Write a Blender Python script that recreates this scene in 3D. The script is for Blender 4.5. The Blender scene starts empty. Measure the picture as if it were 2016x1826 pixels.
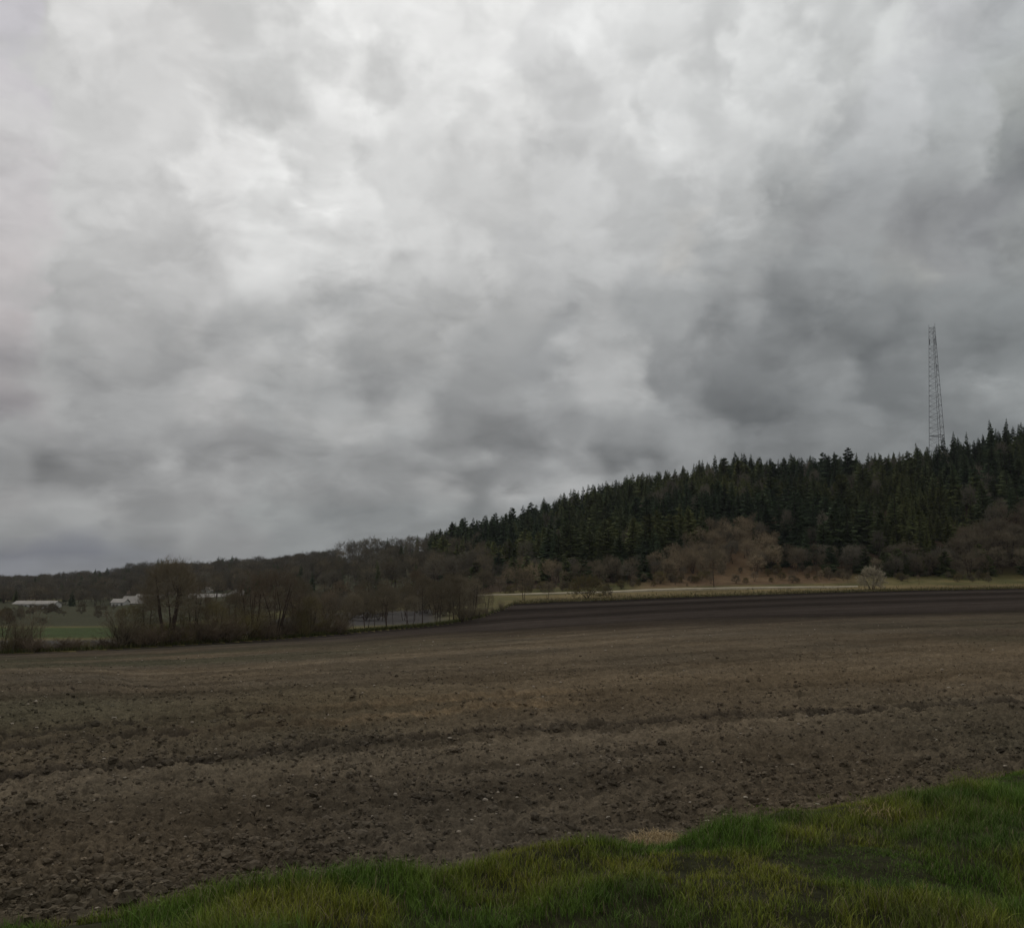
import bpy, math, random
import numpy as np
from mathutils import Vector, Matrix

# ---------------------------------------------------------------- camera, sky, sun
scn = bpy.context.scene
CAMZ = 2.2
PITCH = math.radians(7.0)
FPX = 1936.5                      # focal length in pixels of a 2015 px wide picture
cam_d = bpy.data.cameras.new("camera")
cam_d.sensor_width = 36.0
cam_d.lens = 36.0 * FPX / 2015.0
cam_d.clip_start = 0.1
cam_d.clip_end = 20000
cam = bpy.data.objects.new("camera", cam_d)
scn.collection.objects.link(cam)
cam.location = (0, 0, CAMZ)
cam.rotation_euler = (math.pi / 2 + PITCH, 0, 0)
scn.camera = cam
scn.view_settings.view_transform = 'Standard'
scn.view_settings.look = 'None'
scn.view_settings.exposure = 0.0
scn.view_settings.gamma = 1.0
scn.cycles.max_bounces = 5
scn.cycles.diffuse_bounces = 3
scn.cycles.volume_bounces = 0
scn.cycles.transparent_max_bounces = 4

SUN_EL, SUN_AZ = math.radians(38), math.radians(-16)     # behind the cloud, ahead and a little left
sun_d = bpy.data.lights.new("sun", 'SUN')
sun_d.energy = 1.0
sun_d.angle = math.radians(11)
sun_d.color = (1.0, 0.95, 0.88)
sun = bpy.data.objects.new("sun", sun_d)
scn.collection.objects.link(sun)
sdir = Vector((math.sin(SUN_AZ) * math.cos(SUN_EL), math.cos(SUN_AZ) * math.cos(SUN_EL), math.sin(SUN_EL)))
sun.rotation_euler = sdir.to_track_quat('Z', 'Y').to_euler()

cosp, sinp = math.cos(PITCH), math.sin(PITCH)
def ray(px, py):
    c = (px - 1007.5) / FPX; v = (912.5 - py) / FPX
    return np.array((c, cosp - v * sinp, sinp + v * cosp))
def at(px, py, D):
    d = ray(px, py); return np.array((0, 0, CAMZ)) + d * (D / d[1])
def s_of(px):
    return (px - 1007.5) / FPX * cosp
def px_of(s):
    return s / cosp * FPX + 1007.5

# cloud brightness seen in different directions: rows of (x, brightness) at heights y
SKY = {
0: [(0,(196,191,201)),(200,217),(400,208),(520,208),(600,222),(700,233),(800,232),(1000,231),(1200,224),(1344,222),(1500,207),(1600,209),(1750,209),(1850,(190,193,196)),(2015,(172,178,182))],
75:[(0,(193,189,199)),(200,210),(400,206),(600,224),(700,237),(830,231),(1000,226),(1060,220),(1200,231),(1300,226),(1400,203),(1540,225),(1650,200),(1750,208),(1900,(182,187,190)),(2015,(172,179,182))],
110:[(0,(191,188,196)),(100,197),(300,206),(500,206),(640,224),(700,238),(765,214),(850,228),(950,218),(1050,208),(1200,230),(1300,215),(1380,208),(1470,230),(1560,216),(1650,196),(1800,(192,196,198)),(2000,(174,182,182))],
150:[(0,(195,189,196)),(200,200),(400,208),(500,201),(580,204),(680,236),(770,216),(900,222),(1050,206),(1200,218),(1300,215),(1420,200),(1500,216),(1600,206),(1750,(192,196,198)),(1900,(178,184,186)),(2015,(166,173,172))],
200:[(0,(197,190,196)),(200,199),(400,210),(600,218),(680,236),(750,222),(860,219),(980,222),(1050,205),(1100,207),(1200,220),(1300,214),(1420,202),(1550,207),(1750,(186,191,193)),(1900,(175,182,183)),(2015,(162,168,164))],
250:[(0,198),(200,198),(350,203),(450,220),(600,222),(700,226),(800,214),(920,216),(1000,228),(1100,203),(1180,208),(1255,228),(1340,214),(1420,200),(1550,196),(1700,(178,183,184)),(1900,(168,174,174)),(2015,(148,155,153))],
300:[(0,(199,194,196)),(200,197),(320,204),(450,222),(540,231),(650,222),(700,226),(800,209),(900,204),(1000,215),(1100,205),(1200,212),(1300,215),(1450,192),(1550,180),(1700,(168,174,176)),(1850,(160,166,167)),(2015,(130,138,139))],
350:[(0,(198,191,193)),(200,196),(300,197),(370,217),(500,224),(540,230),(620,212),(680,222),(800,206),(900,200),(1000,196),(1100,203),(1200,200),(1344,195),(1450,185),(1550,168),(1700,(158,163,166)),(1850,(150,155,157)),(2015,(118,124,128))],
400:[(0,(196,188,190)),(200,195),(280,197),(400,214),(500,218),(620,228),(700,217),(800,208),(900,197),(1000,192),(1100,199),(1200,194),(1344,188),(1450,183),(1550,155),(1700,(146,151,153)),(1850,(130,134,137)),(2015,(122,127,130))],
450:[(0,(197,189,190)),(200,193),(300,206),(360,190),(450,203),(560,212),(700,211),(850,205),(950,186),(1050,186),(1150,194),(1300,190),(1450,184),(1530,165),(1600,(148,151,153)),(1700,(152,156,157)),(1800,(128,131,135)),(1950,(128,132,136)),(2015,(145,152,151))],
500:[(0,(197,187,187)),(200,186),(310,180),(400,188),(510,214),(600,213),(700,209),(850,200),(950,196),(1100,184),(1200,189),(1344,(188,187,181)),(1450,166),(1600,150),(1700,155),(1790,(158,161,156)),(1850,(142,146,148)),(2015,(145,152,150))],
560:[(0,(186,178,179)),(200,183),(350,182),(430,188),(520,200),(620,188),(700,182),(800,188),(900,184),(1050,177),(1200,181),(1300,172),(1400,160),(1550,137),(1650,143),(1750,135),(1900,147),(2015,140)],
605:[(0,(180,171,173)),(100,168),(200,172),(350,172),(500,168),(600,172),(680,162),(800,176),(900,172),(1000,167),(1150,172),(1280,160),(1344,160),(1450,148),(1550,122),(1700,130),(1850,138),(2000,135)],
640:[(0,(182,169,169)),(90,180),(130,163),(175,180),(250,166),(350,168),(450,158),(550,160),(650,176),(750,176),(850,170),(1000,160),(1100,156),(1180,170),(1270,155),(1344,160),(1430,126),(1550,112),(1650,120),(1780,116),(1900,126),(2000,131)],
680:[(0,(166,158,160)),(120,165),(200,176),(260,170),(320,161),(450,164),(520,174),(650,184),(740,168),(850,166),(950,156),(1050,151),(1130,172),(1250,174),(1310,150),(1400,138),(1500,128),(1600,133),(1720,106),(1800,133),(1850,126),(1950,120),(2015,128)],
720:[(0,(149,143,147)),(150,150),(250,162),(350,158),(450,168),(550,172),(640,174),(700,155),(750,148),(850,158),(950,148),(1080,146),(1140,170),(1250,178),(1310,142),(1400,121),(1500,120),(1640,142),(1720,118),(1850,120),(1950,126),(2015,138)],
760:[(0,(174,165,166)),(90,170),(160,158),(300,160),(430,172),(540,156),(640,150),(740,134),(800,154),(950,143),(1080,139),(1125,172),(1200,174),(1250,172),(1310,130),(1420,112),(1550,124),(1640,140),(1730,114),(1850,128),(1930,158),(2010,154)],
795:[(0,(140,132,138)),(50,(152,144,148)),(100,172),(150,163),(260,156),(400,170),(530,162),(660,164),(800,169),(900,138),(1000,146),(1080,160),(1200,180),(1260,172),(1330,136),(1450,102),(1560,116),(1650,126),(1780,115),(1900,132),(2000,140)],
835:[(0,158),(200,152),(320,158),(450,166),(600,166),(700,170),(800,164),(900,136),(1000,130),(1080,142),(1200,148),(1300,150),(1400,128),(1500,100),(1590,124),(1680,130),(1800,122),(1930,118)],
870:[(0,148),(200,146),(280,152),(340,140),(450,136),(550,148),(700,165),(800,146),(880,126),(960,116),(1030,119),(1100,142),(1250,136),(1344,148),(1500,126),(1650,140),(1760,130)],
900:[(0,141),(200,132),(260,136),(300,164),(400,134),(480,138),(600,148),(700,144),(850,146),(950,154),(1080,156),(1150,148),(1220,113),(1290,117),(1360,146),(1500,120),(1650,122)],
935:[(0,138),(100,117),(200,121),(265,128),(330,160),(450,162),(560,155),(650,145),(760,138),(850,128),(950,118),(1050,134),(1150,146),(1250,134),(1400,130)],
957:[(0,148),(100,140),(220,130),(290,136),(380,150),(500,152),(600,144),(690,152),(770,142),(855,174),(890,112),(960,110),(1000,128),(1060,156),(1130,168),(1250,134)],
978:[(0,(152,147,147)),(100,156),(220,158),(330,142),(430,146),(600,136),(700,126),(800,140),(850,150),(905,168),(955,118),(1005,178),(1080,166),(1150,164)],
1003:[(0,148),(150,162),(300,142),(400,150),(500,153),(580,148),(640,122),(720,122),(800,130),(880,152),(920,118),(975,138),(1050,140)],
1035:[(0,148),(80,140),(200,140),(370,150),(450,136),(600,134),(700,130),(900,130),(1100,130)],
1060:[(0,132),(150,(124,126,130)),(300,123),(450,136),(600,132),(850,132)],
1090:[(0,(105,107,115)),(150,(101,104,112)),(260,(114,117,122)),(400,128),(600,134)],
1116:[(0,(117,119,124)),(150,(121,123,127)),(300,(122,124,127)),(450,130)],
1150:[(0,(112,115,120)),(300,(118,120,124)),(700,124)],
}
def lin(c):
    c = np.asarray(c, float) / 255.0
    return np.where(c <= 0.04045, c / 12.92, ((c + 0.055) / 1.055) ** 2.4)
pts = []
for y, row in SKY.items():
    for x, g in row:
        if not isinstance(g, tuple):                 # neutral: a little warm when bright, a little cool when dark
            k = (g - 165) / 60.0; t = (x - 1000) / 1000.0
            r = g + 0.8 * k - 5.5 * max(t, 0) + (1.5 if t < -.5 else 0) - (1.2 if k < 0 else 0)
            b = g - 1.8 * k + (1.0 if t > 0 else 0) + (1.0 if k < 0 else 0)
            g = (r, g + 1.3, b)
        g = np.array(g, float); g = g.mean() + (g - g.mean()) * (.42 if y < 1000 else 1.0)
        d = ray(x, y); d = d / np.linalg.norm(d)
        pts.append((math.degrees(math.atan2(d[0], d[1])), math.degrees(math.asin(d[2])), *g))
pts = np.array(pts)
AZ = np.linspace(-29.5, 29.5, 63)
ELS = sorted({round(math.degrees(math.atan((1150.3 - y) / FPX)) , 3) for y in
              (1160, 1128, 1098, 1066, 1036, 1008, 982, 958, 930, 900, 868, 834, 798, 760, 720, 680, 640, 600, 555, 505, 450, 400, 350, 300, 250, 200, 150, 105, 60, 0, -80)})
# (true elevation differs from the y row away from the centre; the samples were converted one by one above)
def sky_row(el):
    out = []
    for a in AZ:
        sy = 0.30 + 0.015 * max(el, 0) ; sx = 0.62
        w = np.exp(-0.5 * (((pts[:, 0] - a) / sx) ** 2 + ((pts[:, 1] - el) / sy) ** 2)) + 1e-9 / (1 + (pts[:, 0] - a) ** 2 + 6 * (pts[:, 1] - el) ** 2) ** 1.5
        out.append((w[:, None] * pts[:, 2:]).sum(0) / w.sum())
    return lin(np.array(out))

def build_world():
    w = bpy.data.worlds.new("World"); scn.world = w; w.use_nodes = True
    nt = w.node_tree; N, L = nt.nodes, nt.links; N.clear()
    def nd(t, **k):
        n = N.new(t)
        for a, b in k.items(): setattr(n, a, b)
        return n
    def math_(op, a, b=None, c=None, clamp=False):
        n = nd('ShaderNodeMath', operation=op, use_clamp=clamp)
        for i, v in enumerate((a, b, c)):
            if v is None: continue
            if isinstance(v, (int, float)): n.inputs[i].default_value = v
            else: L.new(v, n.inputs[i])
        return n.outputs[0]
    def mix(f, a, b, mode='MIX'):
        n = nd('ShaderNodeMix', data_type='RGBA', blend_type=mode)
        for s, v in ((n.inputs[0], f), (n.inputs[6], a), (n.inputs[7], b)):
            if isinstance(v, (int, float)): s.default_value = v
            elif isinstance(v, tuple): s.default_value = (*v, 1)
            else: L.new(v, s)
        return n.outputs[2]
    def noise(vec, scale, det, rough=0.5, dist=0.0, color=False):
        n = nd('ShaderNodeTexNoise'); n.inputs['Scale'].default_value = scale
        n.inputs['Detail'].default_value = det; n.inputs['Roughness'].default_value = rough
        n.inputs['Distortion'].default_value = dist
        L.new(vec, n.inputs['Vector']); return n.outputs[1 if color else 0]
    tc = nd('ShaderNodeTexCoord'); D = tc.outputs['Generated']
    sp = nd('ShaderNodeSeparateXYZ'); L.new(D, sp.inputs[0])
    X, Y, Z = sp.outputs
    # cloud sheet coordinates: direction flattened onto a high layer, so clouds shrink to the horizon
    zz = math_('ADD', math_('MAXIMUM', Z, 0.0), 0.16)
    cb = nd('ShaderNodeCombineXYZ'); L.new(math_('DIVIDE', X, zz), cb.inputs[0]); L.new(math_('DIVIDE', Y, zz), cb.inputs[1]); L.new(math_('MULTIPLY', Z, 4.0), cb.inputs[2])
    C = cb.outputs[0]
    az = math_('MULTIPLY', math_('ARCTAN2', X, Y), 180 / math.pi)
    el = math_('MULTIPLY', math_('ARCSINE', math_('MINIMUM', math_('MAXIMUM', Z, -1.0), 1.0)), 180 / math.pi)
    wn = nd('ShaderNodeSeparateColor'); L.new(noise(C, 2.6, 3, 0.5, color=True), wn.inputs[0])
    wf = nd('ShaderNodeSeparateColor'); L.new(noise(D, 24.0, 4, 0.5, color=True), wf.inputs[0])
    cb2 = nd('ShaderNodeCombineXYZ'); L.new(X, cb2.inputs[0]); L.new(Y, cb2.inputs[1])
    L.new(math_('MULTIPLY', math_('POWER', zz, .62), 2.1), cb2.inputs[2])         # flatter towards the horizon
    wz = nd('ShaderNodeVectorMath', operation='SCALE'); wsub = nd('ShaderNodeVectorMath', operation='SUBTRACT')
    L.new(noise(cb2.outputs[0], 9.0, 3, .5, color=True), wsub.inputs[0]); wsub.inputs[1].default_value = (.5, .5, .5)
    L.new(wsub.outputs[0], wz.inputs[0]); wz.inputs[3].default_value = .07
    c2 = nd('ShaderNodeVectorMath', operation='ADD'); L.new(cb2.outputs[0], c2.inputs[0]); L.new(wz.outputs[0], c2.inputs[1])
    def puff(scale, det, off, lo, hi):
        q = nd('ShaderNodeVectorMath', operation='ADD'); L.new(c2.outputs[0], q.inputs[0]); q.inputs[1].default_value = (-off * .4, 0, off)
        m = nd('ShaderNodeMapRange', interpolation_type='SMOOTHSTEP'); L.new(noise(q.outputs[0], scale, det, .54), m.inputs[0])
        m.inputs[1].default_value = lo; m.inputs[2].default_value = hi
        return m.outputs[0]
    pA, pA2 = puff(6.5, 6, 0, .455, .55), puff(6.5, 6, .045, .455, .55)
    pB, pB2 = puff(17.0, 5, 0, .40, .60), puff(17.0, 5, .018, .40, .60)
    relief = math_('ADD', math_('MULTIPLY', math_('SUBTRACT', pA, pA2), .125), math_('MULTIPLY', math_('SUBTRACT', pB, pB2), .06))
    body = math_('MULTIPLY', math_('SUBTRACT', pA, .5), -.05)
    amp = math_('MULTIPLY_ADD', math_('MINIMUM', math_('MAXIMUM', el, 0.0), 30.0), 0.11, 0.5)
    def warp(v, a, b, ka, kb):
        s = math_('ADD', math_('MULTIPLY', math_('SUBTRACT', a, 0.5), ka), math_('MULTIPLY', math_('SUBTRACT', b, 0.5), kb))
        return math_('MULTIPLY_ADD', s, amp, v)
    azw = warp(az, wn.outputs[0], wf.outputs[0], 1.1, 2.0)
    elw = math_('ADD', warp(el, wn.outputs[1], wf.outputs[1], 0.5, 0.9), math_('MULTIPLY', math_('MULTIPLY', math_('SUBTRACT', pA, .5), amp), -.38))
    facs = [math_('MULTIPLY_ADD', azw, 1 / 29.5, 1.0, clamp=True), math_('MULTIPLY_ADD', azw, 1 / 29.5, 0.0, clamp=True)]
    side = math_('GREATER_THAN', azw, 0.0)
    acc = None; prev = None
    for e in ELS:
        cols = sky_row(e); half_ = []
        for h_ in (0, 1):
            r = nd('ShaderNodeValToRGB'); L.new(facs[h_], r.inputs[0]); r.color_ramp.interpolation = 'CARDINAL'
            el_ = r.color_ramp.elements
            while len(el_) < 32: el_.new(0.5)
            for i, q in enumerate(el_): q.position = i / 31
            for i, q in enumerate(el_): q.color = (*cols[31 * h_ + i], 1)
            half_.append(r.outputs[0])
        rc = mix(side, half_[0], half_[1])
        if acc is None: acc = rc
        else:
            m = nd('ShaderNodeMapRange', interpolation_type='LINEAR')
            L.new(elw, m.inputs[0]); m.inputs[1].default_value = prev; m.inputs[2].default_value = e
            acc = mix(m.outputs[0], acc, rc)
        prev = e
    # cloud texture on top of the large shapes
    n1 = noise(C, 1.7, 5, 0.5, 0.1); n2 = noise(D, 13.0, 5, 0.48, 0.2)
    det = math_('ADD', math_('MULTIPLY', math_('SUBTRACT', n1, 0.5), 0.16), math_('MULTIPLY', math_('SUBTRACT', n2, 0.5), 0.12))
    gain = math_('ADD', math_('ADD', det, 1.0), math_('ADD', relief, body))
    g = nd('ShaderNodeCombineColor'); [L.new(gain, g.inputs[i]) for i in range(3)]
    cloud = mix(1.0, acc, g.outputs[0], 'MULTIPLY')
    # the rest of the overcast, outside the sector described above
    big = noise(C, 0.9, 6, 0.55, 0.3)
    rr = nd('ShaderNodeValToRGB'); L.new(big, rr.inputs[0])
    rr.color_ramp.elements[0].position = 0.3; rr.color_ramp.elements[0].color = (0.24, 0.25, 0.27, 1)
    rr.color_ramp.elements[1].position = 0.7; rr.color_ramp.elements[1].color = (0.62, 0.62, 0.62, 1)
    m1 = nd('ShaderNodeMapRange'); L.new(math_('ABSOLUTE', az), m1.inputs[0]); m1.inputs[1].default_value = 31; m1.inputs[2].default_value = 48
    m2 = nd('ShaderNodeMapRange'); L.new(el, m2.inputs[0]); m2.inputs[1].default_value = 32; m2.inputs[2].default_value = 48
    out = math_('MAXIMUM', m1.outputs[0], m2.outputs[0])
    cloud = mix(out, cloud, rr.outputs[0])
    sk = nd('ShaderNodeTexSky', sky_type='NISHITA'); sk.sun_disc = False
    sk.sun_elevation = SUN_EL; sk.sun_rotation = SUN_AZ
    b1 = nd('ShaderNodeBackground'); L.new(sk.outputs[0], b1.inputs[0]); b1.inputs[1].default_value = 0.06
    b2 = nd('ShaderNodeBackground'); L.new(cloud, b2.inputs[0]); b2.inputs[1].default_value = 1.0
    ms = nd('ShaderNodeMixShader'); ms.inputs[0].default_value = 0.985      # almost complete cloud cover over the clear sky
    L.new(b1.outputs[0], ms.inputs[1]); L.new(b2.outputs[0], ms.inputs[2])
    o = nd('ShaderNodeOutputWorld'); L.new(ms.outputs[0], o.inputs[0])
    w.cycles.sampling_method = 'MANUAL'; w.cycles.sample_map_resolution = 512
build_world()

# ---------------------------------------------------------------- helpers
R = np.random.default_rng(7)
def tag(o, label=None, cat=None, group=None, kind=None):
    if label: o['label'] = label
    if cat: o['category'] = cat
    if group: o['group'] = group
    if kind: o['kind'] = kind
    return o
def mesh_data(name, V, tris=None, quads=None, mat=None, col=None, smooth=False, uvx=None):
    me = bpy.data.meshes.new(name)
    V = np.asarray(V, np.float32)
    nt_ = 0 if tris is None else len(tris); nq = 0 if quads is None else len(quads)
    me.vertices.add(len(V)); me.vertices.foreach_set('co', V.ravel())
    idx = []
    if nt_: idx.append(np.asarray(tris, np.int32).ravel())
    if nq: idx.append(np.asarray(quads, np.int32).ravel())
    idx = np.concatenate(idx)
    me.loops.add(len(idx)); me.loops.foreach_set('vertex_index', idx)
    me.polygons.add(nt_ + nq)
    ls = np.concatenate([np.arange(nt_) * 3, nt_ * 3 + np.arange(nq) * 4]).astype(np.int32)
    me.polygons.foreach_set('loop_start', ls)
    me.polygons.foreach_set('loop_total', np.concatenate([np.full(nt_, 3), np.full(nq, 4)]).astype(np.int32))
    me.polygons.foreach_set('use_smooth', np.full(nt_ + nq, smooth))
    me.update(calc_edges=True)
    if col is not None:
        a = me.color_attributes.new('tint', 'FLOAT_COLOR', 'POINT')
        c4 = np.ones((len(V), 4), np.float32); c4[:, :3] = col
        a.data.foreach_set('color', c4.ravel())
    if mat: me.materials.append(mat)
    return me
def link(name, me, parent=None, loc=None):
    o = bpy.data.objects.new(name, me); scn.collection.objects.link(o)
    if parent: o.parent = parent
    if loc is not None: o.location = loc
    return o
def hash2(ix, iy, seed):
    h = (ix.astype(np.int64) * 374761393 + iy.astype(np.int64) * 668265263 + seed * 974634777) & 0xFFFFFFFF
    h = ((h ^ (h >> 13)) * 1274126177) & 0xFFFFFFFF
    h = (h ^ (h >> 16)) & 0xFFFFFFFF
    return h / 4294967295.0
def vn(x, y, seed=0):
    x = np.asarray(x, float); y = np.asarray(y, float)
    ix = np.floor(x); iy = np.floor(y); fx = x - ix; fy = y - iy
    fx = fx * fx * (3 - 2 * fx); fy = fy * fy * (3 - 2 * fy)
    a = hash2(ix, iy, seed); b = hash2(ix + 1, iy, seed); c = hash2(ix, iy + 1, seed); d = hash2(ix + 1, iy + 1, seed)
    return (a * (1 - fx) + b * fx) * (1 - fy) + (c * (1 - fx) + d * fx) * fy
def fbm(x, y, seed=0, oct=4):
    s = 0; a = .5; t = 0
    for i in range(oct):
        s = s + a * vn(x * 2 ** i + 17.3 * i, y * 2 ** i - 9.1 * i, seed + i); t += a; a *= .5
    return s / t

def material(name, col, rough=0.9, noise=None, use_attr=False, objrand=0.0, bump=None, spec=0.2, col2=None):
    """procedural principled material: base colour (or the mesh's tint attribute) broken up by noise"""
    m = bpy.data.materials.new(name); m.use_nodes = True
    nt = m.node_tree; N, L = nt.nodes, nt.links
    p = N['Principled BSDF']; p.inputs['Roughness'].default_value = rough
    p.inputs['Specular IOR Level'].default_value = spec
    if use_attr:
        a = N.new('ShaderNodeAttribute'); a.attribute_name = 'tint'; c = a.outputs['Color']
    else:
        a = N.new('ShaderNodeRGB'); a.outputs[0].default_value = (*col, 1); c = a.outputs[0]
    geo = N.new('ShaderNodeNewGeometry')
    if col2 is not None:                      # second colour in broad patches over the land
        scale, th0, th1 = col2[1:]
        n = N.new('ShaderNodeTexNoise'); n.inputs['Scale'].default_value = scale; n.inputs['Detail'].default_value = 4
        L.new(geo.outputs['Position'], n.inputs['Vector'])
        mr = N.new('ShaderNodeMapRange'); L.new(n.outputs[0], mr.inputs[0]); mr.inputs[1].default_value = th0; mr.inputs[2].default_value = th1
        mx = N.new('ShaderNodeMix'); mx.data_type = 'RGBA'; L.new(mr.outputs[0], mx.inputs[0]); L.new(c, mx.inputs[6]); mx.inputs[7].default_value = (*col2[0], 1)
        c = mx.outputs[2]
    if noise:
        for scale, amt in noise:
            n = N.new('ShaderNodeTexNoise'); n.inputs['Scale'].default_value = scale; n.inputs['Detail'].default_value = 5
            n.inputs['Roughness'].default_value = 0.6
            L.new(geo.outputs['Position'], n.inputs['Vector'])
            mr = N.new('ShaderNodeMapRange'); L.new(n.outputs[0], mr.inputs[0])
            mr.inputs[1].default_value = 0.28; mr.inputs[2].default_value = 0.72
            mr.inputs[3].default_value = 1 - amt; mr.inputs[4].default_value = 1 + amt
            v = N.new('ShaderNodeVectorMath'); v.operation = 'SCALE'; L.new(c, v.inputs[0]); L.new(mr.outputs[0], v.inputs[3]); c = v.outputs[0]
    if objrand:
        oi = N.new('ShaderNodeObjectInfo')
        mr = N.new('ShaderNodeMapRange'); L.new(oi.outputs['Random'], mr.inputs[0])
        mr.inputs[3].default_value = 1 - objrand; mr.inputs[4].default_value = 1 + objrand
        v = N.new('ShaderNodeVectorMath'); v.operation = 'SCALE'; L.new(c, v.inputs[0]); L.new(mr.outputs[0], v.inputs[3]); c = v.outputs[0]
    L.new(c, p.inputs['Base Color'])
    if bump:
        prev = None
        for scale, strength, dist in bump:
            n = N.new('ShaderNodeTexNoise'); n.inputs['Scale'].default_value = scale; n.inputs['Detail'].default_value = 6
            n.inputs['Roughness'].default_value = 0.65
            L.new(geo.outputs['Position'], n.inputs['Vector'])
            b = N.new('ShaderNodeBump'); b.inputs['Strength'].default_value = strength; b.inputs['Distance'].default_value = dist
            L.new(n.outputs[0], b.inputs['Height'])
            if prev: L.new(prev, b.inputs['Normal'])
            prev = b.outputs[0]
        L.new(prev, p.inputs['Normal'])
    return m

M = {}
M['soil'] = material('soil', (1, 1, 1), 1.0, noise=[(.22, .16), (.8, .18), (7.0, .26), (22.0, .30), (55.0, .3)], use_attr=True, bump=[(28.0, .7, .03), (90.0, .6, .01)], spec=.0)
M['clod'] = material('clod', (1, 1, 1), 1.0, noise=[(30.0, .2)], use_attr=True, bump=[(60.0, .8, .01)], spec=.1)
M['pebble'] = material('pebble', (.27, .225, .165), .7, noise=[(12.0, .35)], spec=.3)
M['land'] = material('land', (1, 1, 1), 1.0, noise=[(.6, .25), (4.0, .25)], use_attr=True, bump=[(2.5, .8, .3)], spec=.05)
M['verge'] = material('verge_soil', (.030, .030, .014), 1.0, noise=[(8.0, .4)], bump=[(20.0, .8, .03)], spec=.05)
M['grass'] = material('grass', (1, 1, 1), .75, use_attr=True, spec=.15)
M['straw'] = material('straw', (.38, .28, .14), .8, noise=[(30.0, .3)], spec=.2)
M['track'] = material('gravel_track', (.33, .285, .20), 1.0, noise=[(.25, .25), (2.0, .15)], spec=.1)
M['spruce'] = material('spruce_needles', (.048, .068, .034), .95, noise=[(.9, .3), (.03, .25)], objrand=.30, spec=.05, col2=((.092, .100, .034), .016, .44, .60))
M['spruce_bark'] = material('spruce_bark', (.045, .034, .026), 1.0, spec=.05)
M['bark'] = material('alder_bark', (.060, .045, .036), 1.0, noise=[(3.0, .3)], spec=.05)
M['birch'] = material('birch_bark', (.22, .20, .18), .9, noise=[(5.0, .4)], spec=.1)
M['twig_brown'] = material('brown_twigs', (.165, .138, .092), 1.0, noise=[(.4, .25)], objrand=.22, spec=.05)
M['twig_red'] = material('reddish_twigs', (.155, .120, .082), 1.0, noise=[(.4, .25)], objrand=.2, spec=.05)
M['twig_olive'] = material('budding_twigs', (.150, .125, .058), 1.0, noise=[(.4, .3)], objrand=.2, spec=.05)
M['twig_grey'] = material('grey_twigs', (.152, .135, .100), 1.0, noise=[(.1, .25)], objrand=.25, spec=.05)
M['blossom'] = material('blossom', (.36, .32, .23), .9, noise=[(1.5, .3)], spec=.1)
M['steel'] = material('galvanised_steel', (.10, .104, .11), .6, noise=[(1.0, .2)], spec=.4)
M['white_wall'] = material('white_render', (.55, .54, .50), .9, noise=[(.8, .12)])
M['grey_roof'] = material('pale_roof_sheet', (.27, .25, .22), .8, noise=[(.5, .2), (3, .1)])
M['brown_roof'] = material('weathered_tile_roof', (.22, .17, .15), .9, noise=[(.5, .2)])
M['dark_wall'] = material('dark_boarding', (.07, .065, .06), .9, noise=[(1, .2)])
M['glass'] = material('window_glass', (.05, .055, .06), .15, spec=.6)

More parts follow.
